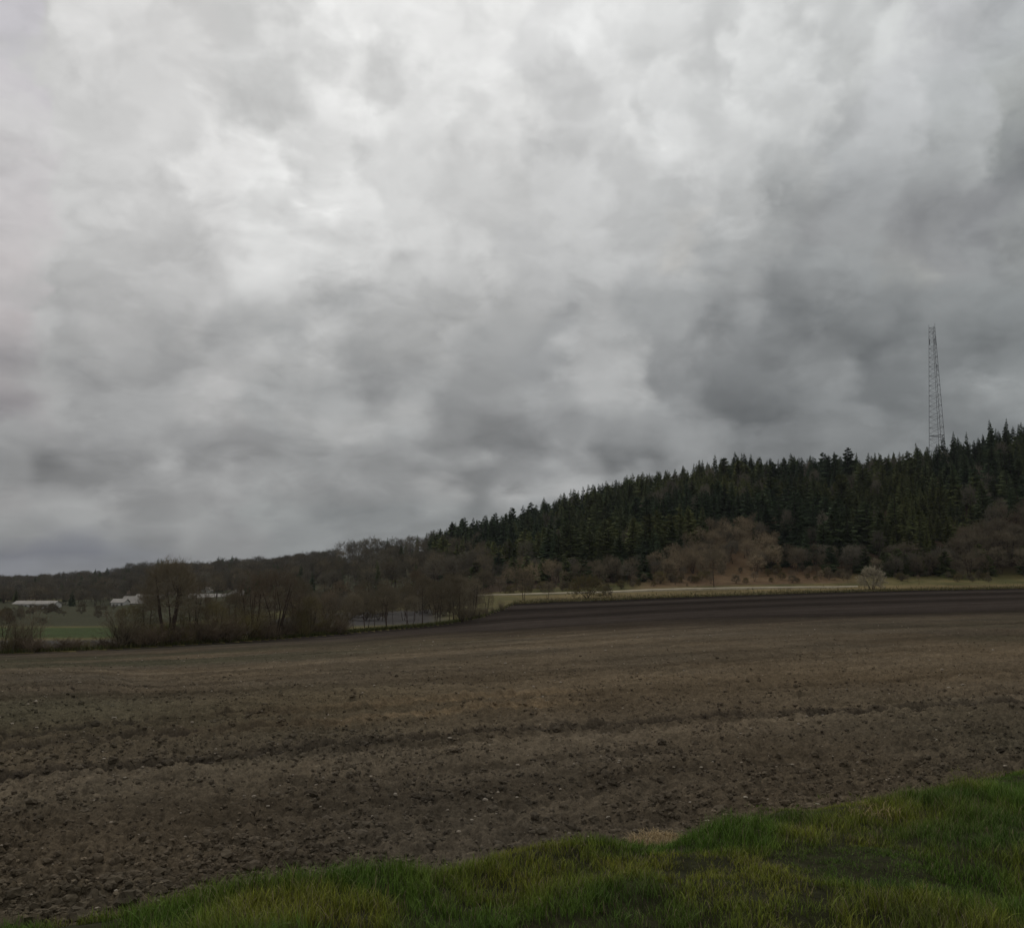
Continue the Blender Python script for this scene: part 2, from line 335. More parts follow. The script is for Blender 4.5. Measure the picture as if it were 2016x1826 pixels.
# ---------------------------------------------------------------- the lie of the land
COLS = {
 -2500: [(12,0),(20,-.2),(45,-1.5),(85,-4),(200,-8.8),(1500,-8.8),(6000,-10)],
 -400: [(12,0),(20,-.15),(30,-.55),(45,-1.45),(60,-2.35),(80,-3.5),(130,-6.5),(200,-8.8),(900,-8.5),(1300,0),(1700,4),(6000,-10)],
 0:    [(12,0),(20,-.1),(30,-.5),(45,-1.4),(60,-2.3),(80,-3.4),(130,-6.3),(200,-8.8),(700,-8.6),(900,-5),(1300,2.5),(1650,4.5),(2200,0),(6000,-10)],
 200:  [(12,0),(20,-.08),(30,-.4),(45,-1.3),(60,-2.15),(82,-3.2),(130,-6),(200,-8.8),(520,-8.6),(700,-4),(1100,7),(1400,5),(2200,-4),(6000,-10)],
 290:  [(12,0),(20,-.07),(45,-1.22),(60,-2.05),(84,-3.1),(130,-5.6),(200,-8.3),(480,-8.2),(700,-1),(1000,13.5),(1400,12),(2500,0),(6000,-10)],
 400:  [(12,0),(20,-.06),(45,-1.15),(60,-1.9),(87,-3.0),(130,-5),(200,-7.6),(430,-7),(600,-3),(950,13.5),(1400,14),(2500,0),(6000,-10)],
 560:  [(12,0),(20,-.04),(45,-.95),(60,-1.65),(95,-2.97),(150,-4.2),(300,-4.4),(520,-2),(870,16),(1300,16),(2500,5),(6000,-5)],
 650:  [(12,0),(20,-.03),(45,-.8),(60,-1.5),(100,-2.95),(150,-3.6),(300,-2.9),(480,0),(800,19),(1200,19),(2500,8),(6000,0)],
 850:  [(12,0),(20,0),(50,-.75),(80,-1.6),(120,-2.85),(150,-3.1),(290,-1.95),(400,3),(700,27),(1000,28),(2000,20),(6000,10)],
 1000: [(12,0),(20,0),(50,-.6),(125,-1.95),(220,-2.3),(260,-.75),(330,2.5),(640,35.5),(900,37),(2000,30),(6000,20)],
 1200: [(12,0),(20,0),(60,-.45),(120,-1.35),(230,-1.7),(257,-.2),(310,4),(600,49),(900,50),(2000,40),(6000,20)],
 1300: [(12,0),(20,0),(60,-.3),(120,-1.0),(232,-1.2),(255,.22),(305,6),(590,55),(900,58),(2000,50),(6000,20)],
 1400: [(12,0),(20,0),(60,-.2),(120,-.7),(235,-.8),(253,.55),(285,4),(310,8.5),(570,60),(900,62),(2000,50),(6000,20)],
 1600: [(12,0),(20,0),(60,-.05),(120,-.3),(235,.0),(250,.95),(285,4.5),(540,58),(900,60),(2000,50),(6000,20)],
 1800: [(12,0),(20,0),(60,.05),(120,.05),(235,.6),(255,1.6),(290,5),(505,57.5),(900,66),(2000,60),(6000,20)],
 1900: [(12,0),(20,0),(60,.1),(120,.2),(235,.8),(258,1.9),(290,5),(495,61),(900,70),(2000,60),(6000,20)],
 2015: [(12,0),(20,0),(60,.15),(120,.4),(235,1.0),(260,2.25),(290,5),(480,66.5),(900,74),(2000,60),(6000,20)],
 2600: [(12,0),(20,0),(60,.3),(120,.8),(235,1.8),(290,7),(470,72),(900,80),(2000,60),(6000,20)],
 4500: [(12,0),(20,0),(60,.5),(120,1.2),(235,3),(290,9),(470,70),(900,80),(2000,60),(6000,20)],
}
LD = np.linspace(math.log(4), math.log(6500), 700)
SS = np.linspace(-1.8, 1.8, 721)
_c = sorted(COLS); _S = np.array([s_of(p) for p in _c])
_Z = np.array([np.interp(LD, np.log([d for d, z in COLS[p]]), [z for d, z in COLS[p]]) for p in _c])
GH = np.array([np.interp(SS, _S, _Z[:, j]) for j in range(len(LD))]).T        # [s, D]
def blur(A, n, ax):
    k = np.hanning(2 * n + 3)[1:-1]; k /= k.sum()
    P = np.pad(A, [(n, n) if i == ax else (0, 0) for i in range(2)], mode='edge')
    return np.apply_along_axis(lambda v: np.convolve(v, k, 'valid'), ax, P)
GH = blur(blur(GH, 6, 1), 7, 0)
def H(x, y):
    x = np.asarray(x, float); y = np.maximum(np.asarray(y, float), 4.01)
    fs = np.clip((x / y + 1.8) / 3.6 * 720, 0, 719.999); fd = np.clip((np.log(y) - LD[0]) / (LD[-1] - LD[0]) * 699, 0, 698.999)
    i = fs.astype(int); j = fd.astype(int); a = fs - i; b = fd - j
    z = (GH[i, j] * (1 - a) + GH[i + 1, j] * a) * (1 - b) + (GH[i, j + 1] * (1 - a) + GH[i + 1, j + 1] * a) * b
    rough = np.clip((y - 270) / 150, 0, 1)
    return z + rough * (fbm(x / 42.0, y / 42.0, 5, 3) - .5) * 7.0
def ground_at(px, py, lo=5.0, hi=2000.0):
    """where the line of sight first meets the land"""
    d = ray(px, py); D = np.exp(np.linspace(math.log(lo), math.log(hi), 4000))
    x = d[0] / d[1] * D; z = CAMZ + d[2] / d[1] * D
    k = np.nonzero(H(x, D) >= z)[0]
    k = k[0] if len(k) else -1
    return float(x[k]), float(D[k])

# outlines on the land
def world_line(pp): return np.array([ground_at(a, b) for a, b in pp])
VERGE = world_line([(0,1832),(150,1820),(280,1800),(340,1776),(420,1772),(560,1764),(700,1748),(880,1732),(960,1716),(1020,1700),(1090,1686),(1180,1684),(1300,1682),(1400,1652),(1500,1612),(1700,1592),(1850,1562),(1900,1540),(2015,1530)])
VERGE = np.vstack([[VERGE[0] + (VERGE[0] - VERGE[-1]) * 4], VERGE, [VERGE[-1] + (VERGE[-1] - VERGE[0]) * 6]])
def verge_y(x): return np.interp(x, VERGE[:, 0], VERGE[:, 1])
EDGE = [(-2500, 70), (-400, 77), (0, 80), (200, 82), (320, 85), (500, 91), (650, 100), (780, 110), (900, 125), (950, 138), (990, 175), (1010, 220), (1100, 228), (1300, 234), (2015, 237), (4500, 240)]
_es = np.array([s_of(p) for p, d in EDGE]); _ed = np.array([d for p, d in EDGE])
def edge_D(s): return np.interp(s, _es, _ed)
TR1 = world_line([(0, 1533), (340, 1502), (700, 1466), (1000, 1441), (1500, 1406), (2015, 1381)])
TR2 = world_line([(0, 1452), (200, 1431), (450, 1404), (700, 1388), (1000, 1366), (1160, 1357)])
TR2b = world_line([(0, 1474), (250, 1452), (560, 1428), (900, 1398), (1150, 1379)])
def ext(P, a=3, b=3):
    return np.vstack([P[0] + (P[0] - P[1]) * a, P, P[-1] + (P[-1] - P[-2]) * b])
TR1, TR2, TR2b = ext(TR1), ext(TR2, 3, .05), ext(TR2b, 3, .05)
def track_off(x, y, P):
    """signed distance in y scaled to be roughly perpendicular, and distance along"""
    return (y - np.interp(x, P[:, 0], P[:, 1])) * 0.9

def field_relief(x, y, D):
    """ploughed and harrowed soil"""
    h = np.zeros_like(x)
    h += (fbm(x / 1.6, y / 1.6, 11, 3) - .5) * .09
    res = D * 0.0016
    for wl, amp, sd in ((.42, .060, 21), (.23, .060, 22), (.125, .055, 23), (.07, .036, 24), (.042, .020, 25)):
        u = x / wl; v = y / wl
        n = vn(u + .31 * v, v - .27 * u, sd)
        b = np.abs(2 * n - 1)
        patch = .55 + .9 * fbm(x / 2.3 + sd, y / 2.3, 40 + sd, 2)
        fade = np.clip((wl - res * 1.2) / (res * 1.5 + 1e-6), 0, 1)
        h += amp * (b ** .8 - .45) * patch * fade
    # harrow lines parallel with the lane
    t = (y - .52 * x) * .887
    h += .012 * np.sin(t * 2 * math.pi / .62 + 2 * fbm(x / 3, y / 3, 77, 2)) * np.clip(1.3 - D / 60, 0, 1)
    # wheel tracks
    for P, w, dep in ((TR1, .17, .17), (TR2, .24, .14), (TR2b, .22, .13)):
        d = track_off(x, y, P); inx = np.clip((x - P[0, 0]) * 2, 0, 1) * np.clip((P[-1, 0] - x) * 1.0, 0, 1)
        g = np.exp(-(d / w) ** 2)
        n = fbm(x / .35, y / .35, 91, 2)
        h -= inx * g * dep * (.6 + .8 * n)
        h += inx * np.exp(-((np.abs(d) - 1.7 * w) / (.5 * w)) ** 2) * .05 * n * (dep / .08)
    d = track_off(x, y, TR2); inx = np.clip((TR2[-1, 0] - x), 0, 1)
    lug = (np.sin((x + .4 * d) * 2 * math.pi / .42) > .2)
    h += inx * np.exp(-(d / .24) ** 2) * .03 * lug
    return h

def verge_relief(x, y):
    d = verge_y(x) - y
    m = np.clip((d + .1) / .9, 0, 1); m = m * m * (3 - 2 * m)
    return m * (.02 + .34 * fbm(x / 1.3, y / 1.3, 60, 3)) + (fbm(x / .3, y / .3, 61, 2) - .5) * .04

def soil_col(x, y, D):
    s = x / y
    brown = np.array((.126, .097, .063)); dark = np.array((.038, .0312, .0262)); grey = np.array((.096, .081, .060)); tan = np.array((.16, .115, .066))
    green = np.array((.062, .062, .040))
    n = fbm(x / 4.0, y / 4.0, 31, 4)[:, None]; n2 = fbm(x / 14.0, y / 9.0, 33, 4)[:, None]
    c = brown * (1 - n) * 1.0 + grey * n
    gl = (np.clip(-s * 2.4 + .1, 0, 1) + np.clip(s * 3 - .75, 0, .7))[:, None] * np.clip(n2 * 3 - 1.1, 0, 1) * .8
    c = c * (1 - gl) + green * gl
    lim = 48 + 26 * (fbm(x / 30, y / 30, 35, 2) - .5) - 12 * np.clip(s * 2, -.6, .6)
    t_ = y - .52 * x
    till = (fbm(t_ / .55, x / 9, 141, 2) - .5) * .5 + (fbm(t_ / 2.4, x / 30, 142, 2) - .5) * .6
    c = c * (1 + till)[:, None]
    k = np.clip((D - lim) / (lim * .75), 0, 1)[:, None]
    strip = (.5 + 1.25 * vn((y - .15 * x) / 17.0, x * 0, 36))[:, None]
    strip = strip * (.7 + .6 * fbm(x / 18 + 5, (y - .15 * x) / 2.6, 38, 4))[:, None]
    c = c * (1 - k) + dark * k * strip
    # paler crust in a band and along the second pair of tracks
    tt = np.exp(-((y - .52 * x - 21) / 6.5) ** 2)[:, None] * np.clip((x + 14) / 14, 0, 1)[:, None] * .35
    c = c * (1 - tt) + tan * tt * .92
    for P in (TR2, TR2b):
        d = track_off(x, y, P); w = np.exp(-(d / .35) ** 2) * np.clip((x + 6) / 4, 0, 1) * np.clip((P[-1, 0] - x), 0, 1)
        c = c * (1 - w[:, None] * .75) + tan * 1.9 * w[:, None] * .75
    for P in (TR2, TR2b):
        d = track_off(x, y, P); w = (np.exp(-(d / .3) ** 2) * np.clip(-(x + 1) / 3, 0, 1) * .8)[:, None]; c = c * (1 - w) + dark * w
    d = track_off(x, y, TR1); w = (np.exp(-(d / .26) ** 2) * .75)[:, None]  # shade of the rut painted into the soil colour along the first track
    return c * (1 - w) + dark * .85 * w

def land_col(x, y):
    s = x / y; px = px_of(s)
    n = fbm(x / 9, y / 9, 50, 4)[:, None]; n2 = fbm(x / 40, y / 40, 53, 3)[:, None]
    ochre = np.array((.155, .120, .052)); green = np.array((.060, .070, .022)); rust = np.array((.115, .070, .038)); floor_ = np.array((.030, .026, .018)); straw = np.array((.16, .14, .075)); greysoil = np.array((.062, .057, .052)); meadow = np.array((.048, .068, .020))
    def M3(k): return np.clip(k, 0, 1)[:, None]
    c = green * (1 - n) + ochre * n
    past = y - edge_D(s)
    # hill: woodland floor, with rusty bracken on the clearing
    hill = M3((y - (285 + np.where(px < 900, np.clip(900 - px, 0, 800) * .45, 0))) / 12)
    c = c * (1 - hill) + (floor_ * .7 + rust * .35) * hill
    br = M3((y - 262) / 6) * M3((345 - y) / 20) * M3((px - 1230) / 60) * M3((1720 - px) / 90)
    c = c * (1 - br) + (rust * (1 - n) + np.array((.14, .095, .05)) * n) * br
    oc = M3((px - 1000) / 100) * M3((past) / 2) * M3((262 - y) / 5)
    c = c * (1 - oc) + (ochre * .75 * (.6 + .8 * n) + np.array((.10, .07, .04)) * .35 + green * .15 * n2) * oc
    # valley on the left: grey soil, a green strip, rough pasture
    left = M3((900 - px) / 60)
    g1 = left * M3((y - 128) / 12) * M3((205 - y) / 12); c = c * (1 - g1) + greysoil * g1
    g2 = left * M3((y - 205) / 8) * M3((262 - y) / 8) * M3((420 - px) / 60); c = c * (1 - g2) + meadow * g2
    g3 = left * M3((y - 262) / 8) * M3((620 - y) / 40); c = c * (1 - g3) + (green * .35 + floor_ * .9) * g3
    return c * (.8 + .4 * n)

def grid(sv, dv):
    S_, D_ = np.meshgrid(sv, dv, indexing='ij')
    return (S_ * D_).ravel(), D_.ravel(), len(sv), len(dv)
def quads_of(ns, nd_):
    i = np.arange(ns * nd_).reshape(ns, nd_)
    return np.stack([i[:-1, :-1].ravel(), i[1:, :-1].ravel(), i[1:, 1:].ravel(), i[:-1, 1:].ravel()], 1)

sv = np.concatenate([np.linspace(-1.7, -.58, 130), np.linspace(-.575, .575, 1060), np.linspace(.58, 1.7, 130)])
dv = np.concatenate([np.exp(np.arange(math.log(4.2), math.log(34), .0042)), np.exp(np.arange(math.log(34), math.log(141), .010))])
x, y, ns, nd1 = grid(sv, dv)
z0 = H(x, y); isf = (y > verge_y(x))
rel = field_relief(x, y, y); fade = np.clip(1.2 - y / 120, .12, 1)
past = y - edge_D(x / y)
bank = np.clip(past / 1.5 + .5, 0, 1) * np.clip(1 - (past - 2) / 8, 0, 1) * .25
z = z0 + np.where(isf, rel * fade, 0) + verge_relief(x, y) * (y < 16) + bank
V1 = np.stack([x, y, z], 1); Q1 = quads_of(ns, nd1)
sv2 = np.concatenate([np.linspace(-1.7, -.6, 60), np.linspace(-.59, .59, 420), np.linspace(.6, 1.7, 60)])
dv2 = np.concatenate([np.exp(np.arange(math.log(138.5), math.log(300), .0032)), np.exp(np.arange(math.log(300.5), math.log(6300), .0085))])
x2, y2, ns2, nd2 = grid(sv2, dv2)
z2 = H(x2, y2) - np.clip((141 - y2) / 2.5, 0, 1) * .15
past2 = y2 - edge_D(x2 / y2)
z2 = z2 + np.clip(past2 / 3 + .5, 0, 1) * np.clip(1 - (past2 - 3) / 12, 0, 1) * .3
V2 = np.stack([x2, y2, z2], 1); Q2 = quads_of(ns2, nd2) + len(V1)
# behind and beside the camera
bx, by = np.meshgrid(np.linspace(-240, 240, 97), np.linspace(-160, 4.24, 70), indexing='ij')
V3 = np.stack([bx.ravel(), by.ravel(), np.full(bx.size, -.03)], 1)
V3[:, 2] += np.where((V3[:, 1] > -2) & (np.abs(V3[:, 0]) < 7), .12, 0)
Q3 = quads_of(97, 70) + len(V1) + len(V2)
VV = np.vstack([V1, V2, V3]); QQ = np.vstack([Q1, Q2, Q3])
cen = VV[QQ].mean(1); cs = cen[:, 0] / np.maximum(cen[:, 1], .5)
zone = np.zeros(len(QQ), int)                                        # 0 field, 1 verge, 2 pasture, 3 hillside
zone[cen[:, 1] < verge_y(cen[:, 0])] = 1
zone[(cen[:, 1] > edge_D(cs)) & (cen[:, 1] > 20)] = 2
zone[cen[:, 1] > 285 + np.clip(900 - px_of(cs), 0, 800) * .35] = 3
def sub(zi, name, mat, colf, smooth=True):
    q = QQ[zone == zi]; u, inv = np.unique(q, return_inverse=True)
    v = VV[u]; col = colf(v[:, 0], v[:, 1]) if colf else None
    o = link(name, mesh_data(name, v, quads=inv.reshape(-1, 4), mat=mat, col=col, smooth=smooth))
    return tag(o, kind='structure')
tag(sub(0, 'ploughed_field', M['soil'], lambda a, b: soil_col(a, np.maximum(b, 1), b)), 'wide dark brown ploughed field with wheel tracks crossing it')
tag(sub(1, 'verge_ground', M['verge'], None), 'low earth bank under the roadside grass')
tag(sub(2, 'pasture', M['land'], land_col), 'rough grass and pale soil beyond the ploughed field')
tag(sub(3, 'hillside', M['land'], land_col), 'wooded hillside rising to the right with rusty bracken at its foot')

def VZ(x, y):
    """surface height of field and bank near the camera"""
    x = np.asarray(x, float); y = np.asarray(y, float)
    return H(x, y) + np.where(y > verge_y(x), field_relief(x, y, y), 0) + verge_relief(x, y)

# ---------------------------------------------------------------- clods and pebbles
def ico():
    bpy_t = (1 + 5 ** .5) / 2
    v = np.array([(-1, bpy_t, 0), (1, bpy_t, 0), (-1, -bpy_t, 0), (1, -bpy_t, 0), (0, -1, bpy_t), (0, 1, bpy_t), (0, -1, -bpy_t), (0, 1, -bpy_t), (bpy_t, 0, -1), (bpy_t, 0, 1), (-bpy_t, 0, -1), (-bpy_t, 0, 1)], float)
    f = [(0, 11, 5), (0, 5, 1), (0, 1, 7), (0, 7, 10), (0, 10, 11), (1, 5, 9), (5, 11, 4), (11, 10, 2), (10, 7, 6), (7, 1, 8), (3, 9, 4), (3, 4, 2), (3, 2, 6), (3, 6, 8), (3, 8, 9), (4, 9, 5), (2, 4, 11), (6, 2, 10), (8, 6, 7), (9, 8, 1)]
    v /= np.linalg.norm(v[0]); v = list(map(tuple, v)); out = []; mid = {}
    def m(a, b):
        k = (min(a, b), max(a, b))
        if k not in mid:
            p = np.array(v[a]) + np.array(v[b]); p /= np.linalg.norm(p); v.append(tuple(p)); mid[k] = len(v) - 1
        return mid[k]
    for a, b, c in f:
        d, e, g = m(a, b), m(b, c), m(c, a); out += [(a, d, g), (b, e, d), (c, g, e), (d, e, g)]
    return np.array(v), np.array(out)
IV, IF = ico()
def lumps(P, size, flat=.7, jag=.3, rng=R):
    n = len(P); v = np.repeat(IV[None], n, 0)
    v = v * (1 + jag * (rng.random((n, len(IV), 1)) - .5) * 2)
    sc = size[:, None] * (1 + .5 * (rng.random((n, 3)) - .5)); sc[:, 2] *= flat
    v = v * sc[:, None, :]
    a = rng.random(n) * 6.283; ca, sa = np.cos(a)[:, None], np.sin(a)[:, None]
    v = np.stack([v[..., 0] * ca - v[..., 1] * sa, v[..., 0] * sa + v[..., 1] * ca, v[..., 2]], 2) + P[:, None, :]
    f = IF[None] + (np.arange(n) * len(IV))[:, None, None]
    return v.reshape(-1, 3), f.reshape(-1, 3)
def scatter_field(n, d0, d1, power=1.0):
    D = np.exp(R.uniform(math.log(d0), math.log(d1), n)); s = R.uniform(-.66, .66, n); x = s * D
    k = D > verge_y(x) + .1
    return x[k], D[k]
x, y = scatter_field(95000, 5.6, 50)
p = fbm(x / 1.7, y / 1.7, 71, 3); k = R.random(len(x)) < np.clip((p - .25) * 2.4, .25, 1); x, y = x[k], y[k]
tx = np.concatenate([R.uniform(-14, 16, 2600), R.uniform(-14, 3, 700)])
ty = np.concatenate([np.interp(tx[:2600], TR1[:, 0], TR1[:, 1]) + R.normal(0, .25, 2600), np.interp(tx[2600:], TR2b[:, 0], TR2b[:, 1]) + R.normal(0, .3, 700)])
x = np.concatenate([x, tx]); y = np.concatenate([y, ty])
sz = np.clip(R.lognormal(math.log(.0125), .55, len(x)), .005, .065) * np.clip(1.15 - y / 60, .6, 1.2)
sz[-3300:] *= 1.35; big = R.integers(0, len(sz), 260); sz[big] = R.uniform(.03, .07, 260) * np.clip(1.3 - y[big] / 40, .4, 1)
P = np.stack([x, y, VZ(x, y) + sz * .25], 1)
v, f = lumps(P, sz, .75, .34)
tn = np.clip(R.lognormal(.06, .3, len(P)), .6, 2.1); tn = np.where(sz > .022, np.clip(tn, .8, 1.08), tn)  # lighter tints on small clods paint in their lit tops
cc = soil_col(v[:, 0], v[:, 1], v[:, 1]) * np.repeat(tn, len(IV))[:, None]
o = link('soil_clods', mesh_data('soil_clods', v, tris=f, mat=M['clod'], col=cc, smooth=False))
tag(o, 'crumbled clods of earth strewn over the ploughed field', 'clods', kind='stuff')
x, y = scatter_field(1200, 6.5, 60)
sz = np.clip(R.lognormal(math.log(.011), .4, len(x)), .006, .03) * (1 + y / 55)
v, f = lumps(np.stack([x, y, VZ(x, y) + sz * .45], 1), sz, .55, .15)
tag(link('pebbles', mesh_data('pebbles', v, tris=f, mat=M['pebble'])), 'small pale pebbles dotted over the brown soil', 'pebbles', kind='stuff')

# ---------------------------------------------------------------- grass on the bank
def blades(x, y, length, width, lean, az, col, z=None):
    """each blade three joints long, narrowing to a point"""
    n = len(x); z = VZ(x, y) - .01 if z is None else z
    ca, sa = np.cos(az), np.sin(az)
    px_, py_ = -sa * width / 2, ca * width / 2
    V = np.zeros((n, 7, 3))
    for i, t in enumerate((0, .4, .75, 1.0)):
        off = length * lean * t ** 1.9; up = length * t * np.sqrt(np.clip(1 - (lean * t) ** 2 * .7, .02, 1))
        cx, cy, cz = x + ca * off, y + sa * off, z + up
        w = (1, .85, .5)[i] if i < 3 else 0
        if i < 3:
            V[:, 2 * i] = np.stack([cx + px_ * w, cy + py_ * w, cz], 1); V[:, 2 * i + 1] = np.stack([cx - px_ * w, cy - py_ * w, cz], 1)
        else: V[:, 6] = np.stack([cx, cy, cz], 1)
    b = (np.arange(n) * 7)[:, None]
    q = np.concatenate([b + [0, 1, 3, 2], b + [2, 3, 5, 4]]); t = b + [4, 5, 6]
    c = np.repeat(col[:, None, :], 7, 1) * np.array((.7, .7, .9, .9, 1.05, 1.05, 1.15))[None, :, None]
    return V.reshape(-1, 3), t, q, c.reshape(-1, 3)
N_T = 11000
tx = R.uniform(-5.5, 10.5, N_T); ty = verge_y(tx) - R.random(N_T) ** 1.15 * (4.8) + .9 * (fbm(tx / .8, tx * 0 + 4, 87, 3) - .5) + .10 * R.normal(0, 1, N_T) + (R.random(N_T) < .02) * R.random(N_T) * 1.2
k = (ty > 3.4) & (np.abs(tx) < ty * .62 + 1.2) & (ty < verge_y(tx) + .9); tx, ty = tx[k], ty[k]
dens = fbm(tx / .9, ty / .9, 81, 3); edge = verge_y(tx) - ty
k = (edge > .35) | (R.random(len(tx)) < .25 + 1.2 * (dens - .3)); k &= ~((edge < .8) & (tx < -1.3) & (dens < .55)); tx, ty, dens, edge = tx[k], ty[k], dens[k], edge[k]
per = 40
bx_ = np.repeat(tx, per) + R.normal(0, .045, len(tx) * per); by_ = np.repeat(ty, per) + R.normal(0, .045, len(tx) * per)
hh = np.repeat((.03 + .22 * np.clip(dens - .22, 0, 1)) * np.clip(.5 + edge * .7, .4, 1.0) * R.uniform(.7, 1.25, len(tx)), per) * R.uniform(.5, 1.25, len(bx_))
az = np.repeat(R.uniform(0, 6.283, len(tx)), per) * 0 + R.uniform(0, 6.283, len(bx_))
lean = np.clip(R.normal(.45, .22, len(bx_)), .05, .95)
g1 = np.array((.088, .155, .020)); g2 = np.array((.225, .225, .028)); dry = np.array((.19, .15, .085)); dk = np.array((.052, .098, .017))
for cx_, cy_, rr_ in ((1293, 1668, .30), (1725, 1678, .22)):
    q_ = ground_at(cx_, cy_, 4.3); d_ = np.hypot(bx_ - q_[0], (by_ - q_[1] + .15)); hh *= np.clip(d_ / rr_, .25, 1)
yel = np.clip((fbm(bx_ / 1.3 + 3, by_ / 1.0, 83, 3) - .47) * 5, 0, 1)
for cx_, cy_, r_ in ((1050, 1760, .55), (1700, 1655, .8), (1010, 1800, .5), (380, 1790, .5)):
    q_ = ground_at(cx_, cy_, 4.3); yel = np.maximum(yel, np.exp(-((bx_ - q_[0]) ** 2 + (by_ - q_[1]) ** 2) / r_ ** 2) * 1.1)
yel = np.clip(yel, 0, 1) * np.repeat(R.uniform(.5, 1, len(tx)), per)
isdry = R.random(len(bx_)) < (.07 + .16 * np.clip(yel, 0, 1) + .15 * (np.repeat(edge, per) < .25))
col = g1[None] * (1 - yel[:, None]) + g2[None] * yel[:, None]
dm = np.clip((.5 - fbm(bx_ / .8, by_ / .8, 85, 2)) * 4, 0, 1)[:, None]; col = col * (1 - dm * .6) + dk * dm * .6
col[isdry] = dry; col *= R.uniform(.7, 1.3, len(bx_))[:, None]
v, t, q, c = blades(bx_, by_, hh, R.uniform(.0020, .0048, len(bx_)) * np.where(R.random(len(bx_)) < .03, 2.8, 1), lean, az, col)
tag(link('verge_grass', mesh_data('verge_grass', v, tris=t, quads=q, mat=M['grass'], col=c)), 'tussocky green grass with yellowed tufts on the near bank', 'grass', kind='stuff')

def straw_tuft(px, py, n, rad, label, mat='straw'):
    cx, cy = ground_at(px, py, 4.3); bz = float(VZ(cx, cy)) + .085
    r = R.random(n) ** .6 * rad; a = R.uniform(0, 6.283, n)
    x_, y_ = r * np.cos(a) * 1.5, r * np.sin(a)
    v, t, q, c = blades(x_, y_, R.uniform(.04, .11, n), R.uniform(.0022, .0042, n), R.uniform(1.0, 1.3, n), R.uniform(0, 6.283, n), np.ones((n, 3)), z=R.uniform(-.06, .08, n) * np.exp(-(r / rad) ** 2))
    tag(link('straw_tuft', mesh_data('straw_tuft', v, tris=t, quads=q, mat=M[mat]), loc=(cx, cy, bz)), label, 'straw tuft', 'dry straw on the bank')
straw_tuft(1296, 1684, 900, .17, 'pale heap of dry straw lying in green grass at the field edge')
straw_tuft(1725, 1672, 90, .14, 'loose dry straw among yellowish grass high on the bank')

# ---------------------------------------------------------------- farm track along the foot of the hill
tp = [(560, 305), (600, 303), (650, 300), (720, 297), (850, 288), (940, 276), (1000, 266), (1150, 262), (1300, 259), (1450, 257), (1640, 254), (1690, 256)]
tpx = np.arange(560, 1690, 3.0); tD = np.interp(tpx, [a for a, b in tp], [b for a, b in tp]); ts = s_of(tpx)
half = 1.7 * np.clip((1700 - tpx) / 60, .3, 1)
front = tD - half; back = tD + half
hf, hb = H(ts * front, front), H(ts * back, back)
rise = .04 + .12 * np.clip((tpx - 900) / 300, 0, 1) + .1 * fbm(tpx / 40, tpx * 0, 3, 3)
row = [np.stack([ts * front, front - .3, hf - .4], 1), np.stack([ts * front, front, np.maximum(hf, hb) + .05], 1), np.stack([ts * back, back, np.maximum(hf, hb) + .05 + rise], 1), np.stack([ts * back, back + .6, hb - .5], 1)]
v = np.concatenate(row); n = len(tpx); i = np.arange(n - 1)
q = np.concatenate([np.stack([i + k * n, i + 1 + k * n, i + 1 + (k + 1) * n, i + (k + 1) * n], 1) for k in range(3)])
tag(link('farm_track', mesh_data('farm_track', v, quads=q, mat=M['track'])), 'pale gravel track running along the foot of the wooded hill', kind='structure')

# ---------------------------------------------------------------- tree builders
def norm(v): return v / np.maximum(np.linalg.norm(v, axis=-1, keepdims=True), 1e-9)
def tubes(A, B, C, ra, rc, sides):
    """curved tapered tube through A, B, C (n x 3 arrays)"""
    n = len(A); d = norm(C - A); up = np.where(np.abs(d[:, 2:3]) < .9, np.array([[0, 0, 1.0]]), np.array([[1.0, 0, 0]]))
    u = norm(np.cross(d, up)); w = np.cross(d, u); rings = []
    for Pm, r in ((A, ra), (B, (ra + rc) * .5), (C, rc)):
        for k in range(sides):
            a = 6.283 * k / sides; rings.append(Pm + (u * math.cos(a) + w * math.sin(a)) * r[:, None])
    V = np.stack(rings, 1); b = (np.arange(n) * 3 * sides)[:, None]; q = []
    for j in range(2):
        for k in range(sides):
            k2 = (k + 1) % sides; q.append(b + [j * sides + k, j * sides + k2, (j + 1) * sides + k2, (j + 1) * sides + k])
    return V.reshape(-1, 3), np.concatenate(q)
def spikes(A, C, r, rng):
    """hair-thin twigs: three-sided points"""
    n = len(A); d = norm(C - A); u = norm(np.cross(d, norm(rng.normal(size=(n, 3))))); w = np.cross(d, u)
    V = np.stack([A + u * r[:, None], A - (u * .5 - w * .87) * r[:, None], A - (u * .5 + w * .87) * r[:, None], C], 1)
    b = (np.arange(n) * 4)[:, None]
    return V.reshape(-1, 3), np.concatenate([b + [0, 1, 3], b + [1, 2, 3], b + [2, 0, 3]])
class Acc:
    def __init__(s): s.v = []; s.t = []; s.q = []; s.n = 0
    def add(s, v, t=None, q=None):
        s.v.append(v)
        if t is not None: s.t.append(t + s.n)
        if q is not None: s.q.append(q + s.n)
        s.n += len(v)
    def arrays(s):
        return np.concatenate(s.v), (np.concatenate(s.t) if s.t else None), (np.concatenate(s.q) if s.q else None)
    def mesh(s, name, mat):
        v, t, q = s.arrays(); return mesh_data(name, v, t, q, mat)
